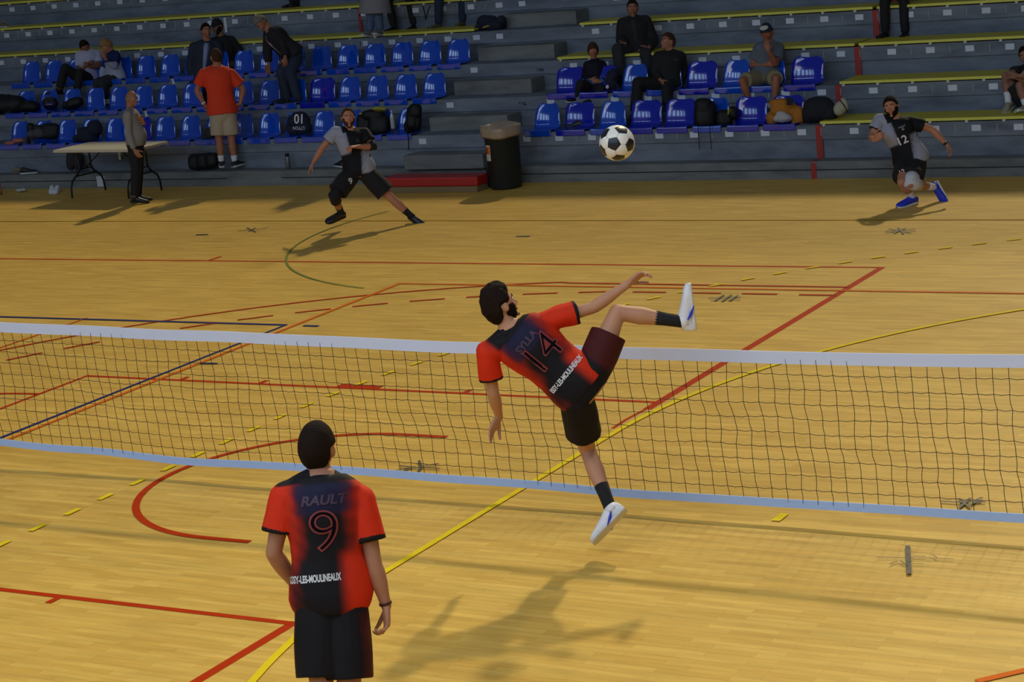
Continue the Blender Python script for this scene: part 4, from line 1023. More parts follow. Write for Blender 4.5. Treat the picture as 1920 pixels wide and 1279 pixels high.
# ---- 9 bending man
J = dict(pelvis=(549, 103), neck=(506, 58), head=(490, 42), shl=(520, 60, -.6), shr=(504, 62, .6), hipl=(554, 108, -.5), hipr=(543, 106, .5),
  ell=(533, 90, -.3), elr=(501, 96, -.2), wrl=(535, 108, -.5), wrr=(504, 120, -.1), tipl=(535, 124, 0), tipr=(503, 132, 0),
  knl=(545, 138, -.8), knr=(527, 136, -.8), anl=('w', .1, .15, -1), anr=('w', 0, .2, -1), toel=('w', -.7, -.8, -.05), toer=('w', -.7, -.8, -.05), len=dict(neck=1.05))
root, P, hf = person(J, 1.78, 14.28, dict(vox=.009, face=(-.5, -.75, -.75), hup=(-.75, -.35, .55), hair='short', hth=.018, hairm=grey_hair, skin=(146, 98, 74), bend=-.0, build=1.08,
  top=dict(m=mat('dark_blazer_cloth', (18, 18, 26), .85), name='blazer', sleeve=1.85, hem=-.06, th=.026, bag=.01, flare=.03), bottom=dict(m=mat('dark_denim', (34, 46, 64), .85, var=.15), len=1.95, th=.014, flare=.02, name='jeans'), shoe=black_shoe, solem=black_sole),
  'grey-haired man in dark blazer and jeans bending forward among the blue seats')
coat_front(root, P, 1.08, mat('pink_shirt', (150, 124, 140), .8), w=.04, t0=.1)
# ---- 10 white T-shirt man
J = dict(pelvis=(163, 150), neck=(166, 96), head=(159, 88), shl=(182, 101), shr=(148, 104), hipl=(170, 152), hipr=(157, 152),
  ell=(186, 124, -.4), elr=(150, 134, -.5), wrl=(170, 126, -.6), wrr=(163, 122, -.3), tipl=(163, 120, -.3), tipr=(170, 116, -.3),
  knl=(150, 136, -1), knr=(122, 127, -.9), anl=(144, 168, -.1), anr=(111, 168, .1), toel=('w', -.5, -1, -.2), toer=('w', -.6, -1, -.2), len=dict(neck=.85))
root, P, hf = person(J, 1.74, 14.75, dict(vox=.009, face=(.35, -.8, -.5), hup=(-.1, -.5, .85), hair='short', hth=.014, hairm=dark_hair, skin=(128, 84, 62), curll=50, curlr=50,
  top=dict(m=mat('white_cotton', (158, 162, 188), .85, var=.04), sleeve=.7, hem=-.08, th=.014, bag=.012), bottom=dict(m=black_cloth, len=1.93, th=.014, name='trousers'), shoe=black_shoe, solem=black_sole),
  'young man in white T-shirt and black trousers sitting hunched over his hands')
# ---- 11 blond kid
J = dict(pelvis=(217, 146), neck=(209, 98), head=(200, 86), shl=(218, 104, -.9), shr=(206, 106, .9), hipl=(220, 148, -.6), hipr=(212, 148),
  ell=(214, 124, -.5), elr=(192, 134, -.2), wrl=(197, 110, -.6), wrr=(191, 152, -.2), tipl=(192, 97, -.2), tipr=(191, 163, 0),
  knl=(193, 158, -.8), knr=(182, 154, -.8), anl=(200, 186, .3), anr=(184, 182, .3), toel=('w', -.5, -1, -.2), toer=('w', -.6, -1, -.2))
def paint_letter(P, co):
    t, s, fr = torso_coords(P, co); W = np.array(lin((150, 156, 176))); B = np.array(lin((24, 36, 84))); c = np.tile(W, (len(co), 1))
    (tl, dl), (tr, dr) = arm_masks(P, co, 1); m = smooth_(.62, .66, t)*1.; c = mixc(c, B, m)
    for tt, dd in ((tl, dl), (tr, dr)): c = mixc(c, B, (tt > .1)*(tt < .75)*(dd < .10)*1.)
    return c
root, P, hf = person(J, 1.55, 14.72, dict(vox=.009, face=(-.75, -.6, -.2), hair='fringe', hth=.02, hairm=blond_hair, skin=(156, 106, 82), hs=1.08,
  top=dict(m=dye, paint=paint_letter, name='jacket', sleeve=1.85, hem=-.08, th=.018, bag=.01), bottom=dict(m=charcoal, len=1.93, th=.014, name='trousers'), shoe=white_shoe),
  'blond child in blue and white jacket sitting with one hand at the face')
# ---- 12 child right
def paint_track(P, co):
    t, s, fr = torso_coords(P, co); B = np.array(lin((14, 18, 30))); L = np.array(lin((24, 84, 160))); c = np.tile(B, (len(co), 1))
    return mixc(c, L, (t > .16)*(t < .36)*(np.abs(s) < .12)*(fr > 0)*1.)
J = dict(pelvis=(1116, 166), neck=(1114, 114), head=(1112, 95), shl=(1129, 121), shr=(1101, 122), hipl=(1123, 168), hipr=(1109, 168),
  ell=(1141, 144, -.1), elr=(1096, 142, .1), wrl=(1126, 153, -.7), wrr=(1107, 149, -.7), tipl=(1114, 152, -.3), tipr=(1120, 153, -.3),
  knl=(1127, 168, -1), knr=(1089, 156, -.9), anl=(1112, 187, .1), anr=(1082, 183, .2), toel=('w', -.5, -1, -.2), toer=('w', -.6, -1, -.2))
root, P, hf = person(J, 1.40, 14.12, dict(vox=.008, face=(-.05, -1, -.1), hair='fringe', hth=.02, hairm=brown_hair, skin=(160, 104, 78), hs=1.1,
  top=dict(m=dye, paint=paint_track, name='track_top', sleeve=1.92, hem=-.1, th=.014, bag=.01, collar_h=.03), bottom=dict(m=black_cloth, len=1.93, th=.014, name='track_trousers'), shoe=black_shoe),
  'child with brown fringe in black and blue tracksuit sitting right of the aisle')
m_ = MB(); q_ = [P['shl']+Vector((.03, -.045, .02)), P['ell']+Vector((.045, -.03, 0)), P['wrl']+Vector((.02, -.045, -.01))]; m_.tube(q_, .006, 6); obj('sleeve_stripe', m_, mat('light_blue_piping', (84, 124, 170), .7), root)
# ---- 13 man in black jacket
J = dict(pelvis=(1196, 98), neck=(1187, 36), head=(1186, 16), shl=(1210, 40), shr=(1168, 44), hipl=(1206, 100), hipr=(1185, 100),
  ell=(1226, 76, -.1), elr=(1164, 74, -.2), wrl=(1216, 90, -.8), wrr=(1172, 83, -.7), tipl=(1206, 96, -.3), tipr=(1160, 86, -.3),
  knl=(1212, 104, -1), knr=(1158, 92, -.9), anl=(1220, 150, .1), anr=(1165, 146, .1), toel=('w', .1, -1, -.15), toer=('w', -.3, -1, -.15), len=dict(shl=1.15, shr=1.15))
root, P, hf = person(J, 1.84, 14.85, dict(vox=.009, face=(-.1, -1, -.15), hair='short', hth=.010, hairm=dark_hair, skin=(142, 98, 80), build=1.08,
  top=dict(m=black_cloth, name='jacket', sleeve=1.9, hem=-.12, th=.026, bag=.01), bottom=dict(m=charcoal, len=1.95, th=.016, name='trousers'), shoe=black_shoe, solem=black_sole),
  'man in open black jacket sitting on the yellow bench above the child')
coat_front(root, P, 1.08, charcoal, w=.06)
# ---- 14 young man
J = dict(pelvis=(1254, 158), neck=(1257, 98), head=(1253, 79), shl=(1276, 107), shr=(1235, 106), hipl=(1262, 160), hipr=(1245, 160),
  ell=(1283, 136, .3), elr=(1229, 134, -.1), wrl=(1272, 158, -.5), wrr=(1238, 150, -.6), tipl=(1264, 166, -.2), tipr=(1244, 158, -.2),
  knl=(1250, 168, -1), knr=(1196, 154, -.8), anl=(1252, 198, -.1), anr=(1190, 213, -.2), toel=('w', 0, -1, -.2), toer=('w', -.3, -1, -.55), len=dict(neck=1.05))
root, P, hf = person(J, 1.80, 14.05, dict(vox=.009, face=(-.85, -.5, .15), hup=(.15, .3, 1), hair='short', hth=.014, hairm=brown_hair, skin=(150, 100, 80),
  top=dict(m=black_cloth, name='sweater', sleeve=1.92, hem=-.1, th=.02, bag=.01, collar_h=.03), bottom=dict(m=black_cloth, len=1.93, th=.016, name='trousers'), sock=(white_sock, .12), shoe=black_shoe, solem=black_sole),
  'young man all in black leaning back in a blue seat, looking to the left')
cloth_text(root, 'sweater', P, 'sport', .03, .78, .08, mat('faint_badge', (70, 74, 84), .6), 1, .0, name='chest_lettering', cuts=0)
# ---- 15 grey T-shirt man with cap
J = dict(pelvis=(1438, 143), neck=(1441, 80), head=(1438, 62), shl=(1461, 90), shr=(1424, 89), hipl=(1446, 145), hipr=(1430, 145),
  ell=(1455, 120, -.7), elr=(1411, 122, 0), wrl=(1441, 96, -.7), wrr=(1438, 121, -.7), tipl=(1436, 78, .2), tipr=(1452, 119, -.2),
  knl=(1455, 147, -1), knr=(1392, 152, -.9), anl=(1452, 190, -.1), anr=(1406, 190, .1), toel=('w', 0, -1, -.2), toer=('w', -.3, -1, -.2), len=dict(shl=1.1, shr=1.1))
root, P, hf = person(J, 1.80, 14.1, dict(vox=.009, face=(-.35, -.93, -.05), hair='short', hth=.007, hairm=grey_hair, skin=(146, 92, 66), cap=mat('navy_cap', (22, 32, 52), .8), cappanel=mat('white_cap_panel', (176, 178, 170), .8), beard=False, palml=(.1, .8, .3), palmr=(.2, .9, 0), curll=20,
  top=dict(m=mat('grey_cotton', (84, 92, 104), .85, var=.05), sleeve=.72, hem=-.1, th=.016, bag=.016), bottom=dict(m=mat('khaki_cotton', (122, 116, 90), .85, var=.08), len=.86, th=.016, flare=.02), shoe=white_shoe),
  'man in navy and white cap and grey T-shirt resting his chin on one hand')
# ---- 16 far right edge
J = dict(pelvis=(1944, 205), neck=(1932, 124), head=(1924, 105), shl=(1946, 134), shr=(1912, 134), hipl=(1950, 208), hipr=(1936, 208),
  ell=(1940, 158, -.6), elr=(1892, 138, -.5), wrl=(1906, 146, -.4), wrr=(1912, 143, -.6), tipl=(1890, 143, -.1), tipr=(1926, 142, -.1),
  knl=(1912, 160, -.8), knr=(1886, 143, -.8), anl=(1924, 200, -.2), anr=(1891, 194, -.2), toel=(1914, 209, -.6), toer=(1886, 210, -.6), len=dict(neck=1.0))
root, P, hf = person(J, 1.80, 13.62, dict(vox=.009, face=(-.4, -.9, -.1), hair='short', hth=.010, hairm=dark_hair, skin=(138, 98, 80), nohandl=False,
  top=dict(m=black_cloth, sleeve=.62, hem=-.08, th=.014, bag=.012), bottom=dict(m=black_cloth, len=.75, th=.018, flare=.03), sock=(white_sock, .14), shoe=mat('cream_shoe', (150, 144, 118), .6)),
  'person in black T-shirt and shorts hugging the knees at the right edge')
# ---- seated or standing people cut by the top of the frame
def upper(J, H, Y, o, label, ground=None): return person(J, H, Y, o, label, ground)
J = dict(pelvis=(1677, -30), neck=(1674, -100), head=(1674, -122), shl=(1697, -92), shr=(1652, -90), hipl=(1687, -28), hipr=(1668, -28),
  ell=(1706, -60, 0), elr=(1646, -58, 0), wrl=(1698, -30, -.6), wrr=(1656, -30, -.6), tipl=(1690, -14, -.3), tipr=(1662, -14, -.3),
  knl=(1695, 4, -1), knr=(1659, 6, -1), anl=(1697, 64, .1), anr=(1660, 64, .1), toel=('w', .15, -1, -.1), toer=('w', -.1, -1, -.1))
person(J, 1.78, 15.62, dict(vox=.010, face=(0, -1, -.1), hair='short', hairm=dark_hair, skin=(142, 98, 80), top=dict(m=black_cloth, name='jacket', sleeve=1.9, hem=-.1, th=.02), bottom=dict(m=black_cloth, len=1.93, th=.010, flare=.0, name='trousers'), sock=(charcoal, .1), shoe=black_shoe, solem=black_sole),
  'person in black trousers at top right, only legs in view')
J = dict(pelvis=(702, -18), neck=(700, -88), head=(700, -108), shl=(718, -82), shr=(682, -80), hipl=(709, -16), hipr=(695, -16),
  ell=(724, -50, 0), elr=(678, -48, 0), wrl=(722, -16, -.2), wrr=(680, -12, -.2), tipl=(722, 2, 0), tipr=(680, 6, 0),
  knl=(710, 22, 0), knr=(696, 24, 0), anl=(712, 58, 0), anr=(693, 60, 0), toel=('w', .1, -1, -.1), toer=('w', -.1, -1, -.1))
grey_coat = mat('pale_grey_coat', (112, 112, 118), .85, var=.06)
person(J, 1.62, 15.7, dict(vox=.010, face=(0, -1, -.1), hair='long', hairm=brown_hair, skin=(150, 104, 82), top=dict(m=grey_coat, name='coat', sleeve=1.9, hem=-.62, th=.030, flare=.09, bag=.02), bottom=dict(m=mat('light_denim', (66, 84, 112), .85, var=.15), len=1.95, th=.010, name='jeans'), shoe=grey_coat),
  'person in long pale grey coat and light jeans standing at the top edge', ground=1.92)
def legs_only(kl, kr, al, ar, hip, m, shoe, label, solem=None, H=1.78, Y=16.35):
    hx, hy = hip
    J = dict(pelvis=(hx, hy), neck=(hx-3, hy-72), head=(hx-3, hy-94), shl=(hx+18, hy-64), shr=(hx-24, hy-62), hipl=(hx+9, hy+2), hipr=(hx-9, hy+2),
      ell=(hx+26, hy-32, 0), elr=(hx-30, hy-30, 0), wrl=(hx+18, hy-4, -.6), wrr=(hx-20, hy-4, -.6), tipl=(hx+10, hy+8, -.2), tipr=(hx-12, hy+8, -.2),
      knl=(*kl, -1), knr=(*kr, -1), anl=(*al, .1), anr=(*ar, .1), toel=('w', .1, -1, -.12), toer=('w', -.2, -1, -.12))
    return person(J, H, Y, dict(vox=.010, face=(0, -1, -.1), hair='short', hairm=dark_hair, skin=(142, 98, 80), top=dict(m=black_cloth, name='jacket', sleeve=1.9, hem=-.1, th=.02), bottom=dict(m=m, len=1.92, th=.012, flare=.0, name='trousers'), sock=(charcoal, .1), shoe=shoe, solem=solem or black_sole), label)
legs_only((768, -2), (727, 2), (777, 50), (740, 53), (752, -28), black_cloth, black_shoe, 'person in black trousers and black shoes seated at the top beside the grey coat')
legs_only((868, -12), (823, -8), (867, 44), (822, 48), (848, -36), mat('dark_blue_denim', (24, 40, 66), .85, var=.15), mat('brown_trainer', (86, 78, 46), .6), 'person in dark blue jeans seated at the top with yellowish trainers', mat('yellow_sole', (120, 110, 40), .6))
legs_only((552, -44), (546, -40), (556, 6), (549, 8), (545, -66), black_cloth, black_shoe, 'person with black shoes at the very top edge left of the grey coat', Y=17.1)
# ================================================================== THINGS ON THE STANDS AND THE FLOOR
def mpp(u, v, Y):
    p = atY(u, v, Y); return (p-CAM).dot(F0)/FPX
UPv = -DD; 
SQ = [.75]
def blobs(spec, Y, depth=.12, vox=.012, it=4):
    """spec: (u, v, half-width px, half-height px[, dy, depth, tilt])"""
    mb = MB()
    for b in spec:
        u, v, ru, rv = b[:4]; dy = b[4] if len(b) > 4 else 0; dp = b[5] if len(b) > 5 else depth; ti = R_(b[6]) if len(b) > 6 else 0
        k = mpp(u, v, Y+dy); X = RR*math.cos(ti)+UPv*math.sin(ti); Z = -RR*math.sin(ti)+UPv*math.cos(ti)
        mb.sell(atY(u, v, Y+dy), ru*k, dp, rv*k, X, F0, Z, SQ[0])
    return fuse(mb, vox, it)
def cloth_thing(name, spec, Y, m, label, cat, wr=.012, freq=9, depth=.12, group=None, pname='fabric', vox=.012):
    b0 = spec[0]; lowv = max(b[1]+b[3] for b in spec); base = atY(b0[0], lowv, Y)
    root = thing(name, base, label, cat, group)
    place_mesh(pname, blobs(spec, Y, depth, vox), m, root, None, wrinkle(wr, freq, b0[0]*.1)); return root
def strap(root, pts, w, m, name='strap'):
    mb = MB(); mb.tube(pts, w, 8, True, .4); return obj(name, mb, m, root)
nylon = mat('black_nylon', (16, 17, 21), .6, var=.2, bump=.12, spec=.3); navy_c = mat('navy_fabric', (16, 22, 44), .85, var=.15, bump=.1)
# ---- folding table
tt = thing('folding_table', (-13.60, 12.13, 0), 'white folding table with black legs standing in front of the stands', 'table')
plastic = mat('cream_table_plastic', (200, 190, 168), .45, var=.04); steel_b = mat('black_steel_tube', (20, 22, 26), .4, .4)
ca, sa = math.cos(-.07), math.sin(-.07)
def tp_(x, y, z): return Vector((-13.60+x*ca-y*sa, 12.13+x*sa+y*ca, z))
m_ = MB(); m_.box((-13.60, 12.13, .715), (1.62, .78, .045), -.07); bevel(obj('tabletop', m_, plastic, tt, False), .014, 3)
for sx in (-1, 1):
    for s2 in (-1, 1):
        m_ = MB(); x = .58*sx; m_.tube([tp_(x, s2*.12, .69), tp_(x, s2*.12, .42), tp_(x, s2*.17, .34), tp_(x, s2*.30, .25), tp_(x, s2*.34, .16), tp_(x, s2*.35, .016)], .015, 10); obj('leg', m_, steel_b, tt)
    m_ = MB(); m_.tube([tp_(.58*sx, -.20, .31), tp_(.58*sx, .20, .31)], .012, 8); obj('cross_bar', m_, steel_b, tt)
    m_ = MB(); m_.tube([tp_(.58*sx, 0, .40), tp_(.16*sx, 0, .69)], .009, 8); m_.tube([tp_(.58*sx, -.12, .40), tp_(.58*sx, .12, .40)], .010, 8); obj('brace', m_, steel_b, tt)
# ---- litter bin
bx_, by_ = -7.02, 12.36
tb = thing('litter_bin', (bx_, by_, 0), 'tall black litter bin lined with a clear bag at the foot of the aisle', 'bin')
def lathe(prof, cx, cy_, n=36, wob_=0., seed=0):
    return [[Vector((cx+(r*(1+wob_*math.sin(a*5+seed)))*math.cos(a), cy_+(r*(1+wob_*math.sin(a*5+seed)))*math.sin(a), z+wob_*.35*math.sin(a*3+seed*2))) for a in [2*math.pi*k/n for k in range(n)]] for r, z in prof]
m_ = MB(); m_.rings(lathe([(.205, .0), (.215, .02), (.235, .70), (.245, .71), (.245, .735), (.225, .735), (.21, .60)], bx_, by_)); obj('bin_body', m_, mat('bin_plastic', (22, 30, 32), .5, var=.06), tb)
film = mat('bag_film', (150, 134, 116), .25, var=.25, scale=14, spec=.6); m_ = MB(); m_.rings(lathe([(.238, .73), (.262, .69), (.268, .72), (.275, .80), (.268, .855), (.24, .85), (.22, .78)], bx_, by_, 40, .03, 1)); obj('bin_liner', m_, film, tb)
wd = mat('white_sticker', (196, 192, 184), .5); a0 = math.atan2(CAM.y-by_, CAM.x-bx_)-1.02
def decal(name, a, z, wa, h, r, m, par):
    mb = MB(); n = 6
    mb.rings([[Vector((bx_+rr*math.cos(a+wa*(i/n-.5)), by_+rr*math.sin(a+wa*(i/n-.5)), zz)) for rr, zz in ((r, z-h/2), (r+.003, z-h/2), (r+.003, z+h/2), (r, z+h/2))] for i in range(n+1)]); return obj(name, mb, m, par, False)
st_ = decal('sticker', a0, .50, .42, .21, .233, wd, tb); decal('picture', a0, .535, .34, .10, .2365, mat('orange_print', (206, 104, 20), .5), st_); decal('picture_flame', a0-.04, .53, .14, .07, .2385, mat('red_print', (160, 44, 20), .5), st_)
m_ = MB(); m_.box((bx_-.22, by_-.02, .16), (.07, .10, .26)); bevel(obj('lid_hinge', m_, steel_b, tb, False), .01)
# ---- red gym bench block
t = thing('gym_bench', (-8.02, 12.20, 0), 'long low red padded beam lying on the floor beside the litter bin', 'beam')
m_ = MB(); m_.box((-8.02, 12.20, .145), (1.52, .36, .13)); bevel(obj('red_pad', m_, mat('red_vinyl', (170, 34, 30), .4, var=.05), t, False), .02, 3)
m_ = MB(); m_.box((-8.02, 12.19, .04), (1.50, .34, .08)); bevel(obj('wooden_base', m_, mat('pale_wood', (128, 108, 72), .6), t, False), .006)
# ---- small stuff
p = atY(541, 315, 12.9); p.z = .22; t = thing('thermos_flask', p, 'steel thermos flask standing on the low concrete step', 'flask'); m_ = MB()
def lathe3(prof, c, n=24): return [[Vector((c.x+r*math.cos(2*math.pi*k/n), c.y+r*math.sin(2*math.pi*k/n), c.z+z)) for k in range(n)] for r, z in prof]
m_.rings(lathe3([(.030, 0), (.034, .01), (.034, .17), (.030, .185)], p)); obj('flask_body', m_, mat('brushed_steel', (120, 124, 130), .3, .7), t); m_ = MB(); m_.rings(lathe3([(.031, .185), (.031, .215), (.024, .225)], p)); obj('flask_lid', m_, nylon, t)
p = atY(738, 247, 13.2); p.z = tz(0)+.08; t = thing('plastic_bottle', p, 'clear plastic bottle on a blue seat beside the black sports bag', 'bottle'); m_ = MB(); m_.rings(lathe3([(.03, 0), (.034, .02), (.034, .15), (.030, .18), (.014, .22), (.012, .24)], p)); obj('bottle_body', m_, mat('clear_plastic', (150, 160, 170), .1, spec=.8), t); m_ = MB(); m_.rings(lathe3([(.015, .24), (.015, .26)], p)); obj('bottle_cap', m_, white_m, t)
def loose_shoe(p, ang, up_m, so_m, label, k=1., group=None):
    fd = Vector((math.cos(ang), math.sin(ang), 0)); fu = Vector((0, 0, 1)); fx = fd.cross(fu); Lf = .29*k
    prof_ = [(0, .024, .022, .030), (.03, .033, .034, .046), (.18, .036, .048, .062), (.32, .037, .045, .056), (.5, .041, .034, .042), (.7, .047, .027, .033), (.88, .043, .022, .027), (.97, .030, .015, .020), (1, .016, .009, .015)]
    t = thing('shoe', p, label, 'shoe', group); u_ = MB(); u_.loft([(p+fd*Lf*a+fu*(hz+.003)*k, fx, fu, w*k, b*k) for a, w, b, hz in prof_], 18, 2.3); obj('upper', u_, up_m, t)
    s_ = MB(); s_.loft([(p+fd*Lf*a+fu*.014*k, fx, fu, (w+.005)*k, .014*k) for a, w, b, hz in prof_], 18, 3.2); obj('sole', s_, so_m, t)
    l_ = MB()
    for q in range(4):
        c = p+fd*Lf*(.36+.07*q)+fu*(.098-.022*q)*k; l_.tube([c-fx*.02*k, c+fu*.004, c+fx*.02*k], .003, 5)
    obj('laces', l_, so_m, t); return t
def zpt(u, v, Y, z): q = atY(u, v, Y); q.z = z; return q
sw = MATS['sole_white']; tan_s = mat('tan_suede', (110, 98, 84), .7)
loose_shoe(zpt(24, 320, 12.86, .22), .6, tan_s, tan_s, 'tan shoe on the low step at far left')
loose_shoe(zpt(38, 322, 12.80, .22), .35, black_shoe, sw, 'black and white shoe on the low step beside the tan shoe')
loose_shoe(zpt(99, 358, 12.45, 0), -.9, white_shoe, sw, 'left shoe of the white pair under the folding table', group='white shoes under the table')
loose_shoe(zpt(111, 358, 12.45, 0), -1.1, white_shoe, sw, 'right shoe of the white pair under the folding table', group='white shoes under the table')
loose_shoe(zpt(645, 313, 12.9, .22), 2.6, black_shoe, sw, 'black and white shoe on the step behind the lunging player')
loose_shoe(zpt(1092, 198, 13.35, tz(0)), 3.4, black_shoe, black_sole, 'dark shoe lying on the stand below the child in the tracksuit')
loose_shoe(zpt(2, 56, ty(4)+.2, tz(4)+.05), -.4, tan_s, sw, 'pale shoe on the yellow bench at the top left edge')
o = cloth_thing('cloth', [(38, 357, 9, 3), (44, 356, 6, 3)], 12.42, mat('white_rag', (178, 178, 176), .8), 'small crumpled white cloth on the floor at left', 'cloth', .006, 20, .05)
p = zpt(2, 362, 12.2, 0); single('wooden_stake', MB().tube([p, p+Vector((-.02, 0, .30))], .022, 10, False), mat('tan_wood', (150, 98, 64), .6), 'tan wooden stake standing on the floor at the left edge', 'stake')
SQ[0] = .6
# bags and clothes: Y chosen on the seat rows
S1, S2, S3 = ty(0)+.22, ty(1)+.22, ty(2)+.22
def bag(name, spec, Y, label, cat, m=nylon, **k):
    SQ[0] = .62 if m is nylon and cat in ('bag', 'backpack') else .88
    return cloth_thing(name, spec, Y, m, label, cat, **k)
r = bag('travel_bag', [(367, 304, 14, 15), (385, 302, 16, 15), (398, 300, 12, 14)], 12.86, 'black soft travel bag on the low step beside the man in orange', 'bag', wr=.008, depth=.08); strap(r, [atY(u, v, 12.80) for u, v in ((365, 292), (376, 284), (390, 285), (398, 290))], .008, nylon, 'handle')
r = bag('flower_bag', [(133, 300, 9, 20), (147, 302, 9, 19)], 12.88, 'dark bag with white flower pattern on the step behind the table', 'bag', m=mat('flowered_fabric', (34, 30, 34), .8, var=.9, scale=26), wr=.008, depth=.07)
r = bag('sports_bag', [(688, 232, 20, 20), (712, 234, 21, 20), (700, 216, 22, 10)], S1, 'large black sports bag with a yellow towel on two seats', 'bag', wr=.008, depth=.14); strap(r, [atY(u, v, S1-.12) for u, v in ((676, 222), (690, 206), (716, 206), (726, 220))], .009, nylon, 'handle')
bag('towel', [(692, 211, 20, 3.5, 0, .07, 8), (712, 205, 13, 4.5, 0, .07)], S1-.02, 'yellow-green towel lying on top of the black sports bag', 'towel', m=mat('lime_towel', (150, 148, 50), .85), wr=.012, freq=14, vox=.008)
r = bag('backpack', [(776, 222, 15, 24), (779, 208, 12, 14), (770, 238, 13, 12)], S1, 'slim black backpack on the seat nearest the aisle with a strap hanging down', 'backpack', wr=.006, depth=.11)
strap(r, [atY(u, v, S1-.30) for u, v in ((762, 232), (764, 246), (766, 262), (766, 280))], .012, nylon); m_ = place_mesh('front_pocket', blobs([(772, 228, 9, 13)], S1-.09, .05), nylon, r, None, wrinkle(.004, 12))
# navy jersey with upside down number
r = bag('football_jersey', [(560, 226, 22, 13), (552, 240, 16, 14), (570, 240, 16, 13), (561, 216, 15, 7)], S1+.08, 'navy football jersey with white number draped over a blue seat', 'jersey', m=navy_c, wr=.006, depth=.09, pname='jersey_body')
def stuck_text(root, g, s_, size, u, v, Y, m, rot=0., bold=0., sq=1., name='lettering'):
    me = text_mesh(s_, size, bold); bm = bmesh.new(); bm.from_mesh(me); bmesh.ops.triangulate(bm, faces=bm.faces)
    gg = [c for c in root.children if c.name.split('.')[0] == g][0]; b = Vector(root.location)
    bv = BVHTree.FromPolygons([q.co+b for q in gg.data.vertices], [tuple(q.vertices) for q in gg.data.polygons]); c0 = atY(u, v, Y); cr_, sr_ = math.cos(rot), math.sin(rot)
    for q in bm.verts:
        x, y = q.co.x*sq, q.co.y; P_ = c0+RR*(x*cr_-y*sr_)+UPv*(x*sr_+y*cr_); d = (P_-CAM).normalized(); h = bv.ray_cast(P_-d*.6, d); q.co = (h[0]-d*.005 if h[0] is not None else P_-d*.1)-b
    bm.to_mesh(me); bm.free(); me.materials.append(m); return put(name, me, gg)
stuck_text(r, 'jersey_body', '10', .19, 561, 222, S1, white_ink, math.pi, .004, .8, 'jersey_number'); stuck_text(r, 'jersey_body', 'LTYON', .065, 560, 240, S1, white_ink, math.pi, .001, .8, 'jersey_name')
# left side heap
r = bag('black_coat', [(20, 196, 34, 18), (55, 200, 22, 12), (3, 190, 20, 14), (4, 236, 7, 28), (25, 232, 5, 24), (20, 212, 12, 10)], S2, 'big black coat hanging over the seats at the left edge', 'coat', wr=.014, depth=.16)
r = cloth_thing('motorcycle_helmet', [(94, 194, 15, 13)], S2, mat('glossy_black_helmet', (18, 14, 22), .12, spec=.7, coat=.6), 'glossy black motorcycle helmet on a seat beside the black coat', 'helmet', .0, 5, .13, pname='helmet_shell'); place_mesh('visor', blobs([(94, 196, 11, 5)], S2-.09, .06), mat('visor_purple_glint', (40, 22, 70), .08, spec=.8), r)  # purple glint on the black helmet put into the visor's base colour
bag('small_bag', [(140, 193, 16, 9, 0, .1, 15), (130, 198, 12, 7)], S2, 'small black bag lying on a seat right of the helmet', 'bag', wr=.012)
bag('grey_jacket', [(62, 252, 12, 8), (74, 250, 13, 9), (50, 268, 6, 12)], S1-.04, 'crumpled grey jacket on a seat at far left', 'jacket', m=mat('grey_melange', (62, 66, 70), .85, bump=.1), wr=.014)
bag('round_bag', [(95, 246, 18, 15), (58, 240, 7, 9), (74, 241, 14, 6)], S1+.06, 'rounded black bag behind the crumpled grey jacket', 'bag', wr=.01, depth=.10)
bag('pink_cloth', [(20, 269, 11, 4), (36, 264, 14, 5)], S1-.08, 'pinkish orange cloth lying on the front of a seat at far left', 'cloth', m=mat('salmon_cloth', (168, 100, 84), .8), wr=.012, freq=14, depth=.08, vox=.008)
bag('navy_jacket', [(166, 252, 22, 15), (178, 240, 14, 15), (150, 260, 14, 8)], S1, 'navy jacket heaped on the seats behind the folding table', 'jacket', m=navy_c, wr=.014)
bag('dark_pouch', [(394, 250, 10, 12), (386, 258, 8, 6)], S1, 'dark patterned pouch on the seat left of the man in orange', 'pouch', m=mat('dark_camouflage', (40, 40, 34), .8, var=.5, scale=30), wr=.01, depth=.07)
# right block
r = bag('backpack', [(1322, 215, 21, 27), (1318, 200, 16, 16)], S1-.02, 'black backpack on a blue seat with two long straps hanging down', 'backpack', wr=.008, depth=.13)
for a in ((1309, 236), (1331, 236)): strap(r, [atY(a[0]+d, a[1]+e, S1-.28) for d, e in ((0, 0), (0, 14), (2, 30), (3, 44))], .008, nylon)
r = bag('shoulder_bag', [(1358, 222, 16, 16), (1374, 212, 9, 12)], S1-.02, 'black bag with a yellow mark right of the long-strapped backpack', 'bag', wr=.008, depth=.11); stuck_text(r, 'fabric', 'F', .09, 1367, 210, S1, mat('lime_print', (150, 168, 40), .5), 0, .004, 1, 'yellow_mark')
r = bag('mustard_jacket', [(1470, 205, 26, 17), (1462, 193, 20, 8), (1449, 222, 13, 14), (1496, 218, 12, 20), (1490, 232, 7, 10)], S1+.02, 'mustard yellow jacket spread over a blue seat below the man in the cap', 'jacket', m=mat('mustard_fabric', (164, 104, 24), .85, bump=.1, var=.12), wr=.012, depth=.12)
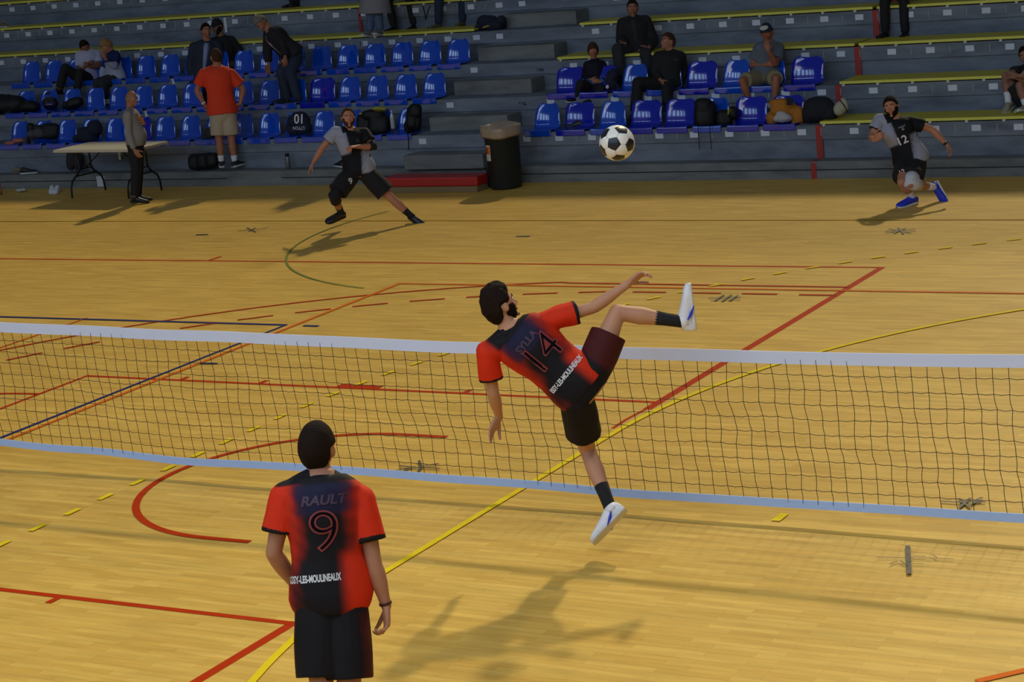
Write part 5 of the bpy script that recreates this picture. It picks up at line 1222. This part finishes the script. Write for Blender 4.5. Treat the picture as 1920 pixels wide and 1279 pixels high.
m_ = MB(); c = atY(1481, 190, S1-.16); X_ = RR*.040; Z_ = UPv*.048; m_.add([c-X_-Z_, c+X_-Z_, c+X_+Z_, c-X_+Z_]+[q+F0*.004 for q in (c-X_-Z_, c+X_-Z_, c+X_+Z_, c-X_+Z_)], [(0, 1, 2, 3), (7, 6, 5, 4), (0, 4, 5, 1), (1, 5, 6, 2), (2, 6, 7, 3), (3, 7, 4, 0)]); obj('neck_label', m_, nylon, r, False)
bag('patterned_cloth', [(1468, 222, 18, 8), (1466, 216, 12, 7)], S1-.10, 'white patterned cloth bundle in the lap of the mustard jacket', 'cloth', m=mat('speckled_white_cloth', (168, 168, 172), .8, var=.35, scale=60), wr=.010, freq=16, depth=.08, vox=.008)
bag('navy_coat', [(1536, 205, 30, 25), (1518, 215, 15, 18), (1555, 212, 16, 18)], S1+.02, 'large dark navy coat heaped beside the mustard jacket', 'coat', m=mat('dark_navy_fabric', (13, 17, 30), .85, var=.15, bump=.1), wr=.014, depth=.16)
r = bag('white_bag', [(1574, 204, 12, 14, 0, .1, -25), (1583, 196, 7, 13, 0, .08, 20)], S1, 'white and cream bag leaning on the end of the navy coat', 'bag', m=mat('cream_canvas', (158, 156, 138), .8), wr=.006, depth=.10); strap(r, [atY(u, v, S1-.10) for u, v in ((1575, 188), (1583, 198), (1589, 210))], .012, nylon, 'black_trim')
bag('navy_jacket', [(1146, 152, 12, 20), (1150, 140, 9, 12)], S2+.04, 'navy jacket hanging on the seat beside the child in the tracksuit', 'jacket', m=navy_c, wr=.01, depth=.08)
bag('white_cloth', [(1139, 163, 3.5, 4)], S2-.12, 'small white cloth on the seat beside the child in the tracksuit', 'cloth', m=white_sock, wr=.004, depth=.03, vox=.006)
# top
r = bag('backpack', [(915, 42, 22, 14), (930, 48, 20, 12), (940, 40, 10, 10), (905, 52, 16, 8)], ty(3)+.25, 'black and dark blue backpack with yellow items lying at the top by the aisle', 'backpack', wr=.01, depth=.16, m=navy_c)
place_mesh('yellow_item', blobs([(912, 50, 8, 2.5, 0, .03, 15)], ty(3)+.08, .03, .006), mat('dull_yellow', (130, 116, 50), .7), r)
r = bag('hanging_bag', [(797, 12, 12, 8), (797, 4, 14, 8)], ty(4)+.12, 'black bag with dangling straps between two seated people at the top', 'bag', wr=.008, depth=.08); strap(r, [atY(u, v, ty(4)-.02) for u, v in ((793, 12), (797, 28), (798, 37), (802, 22), (806, 12))], .012, nylon)
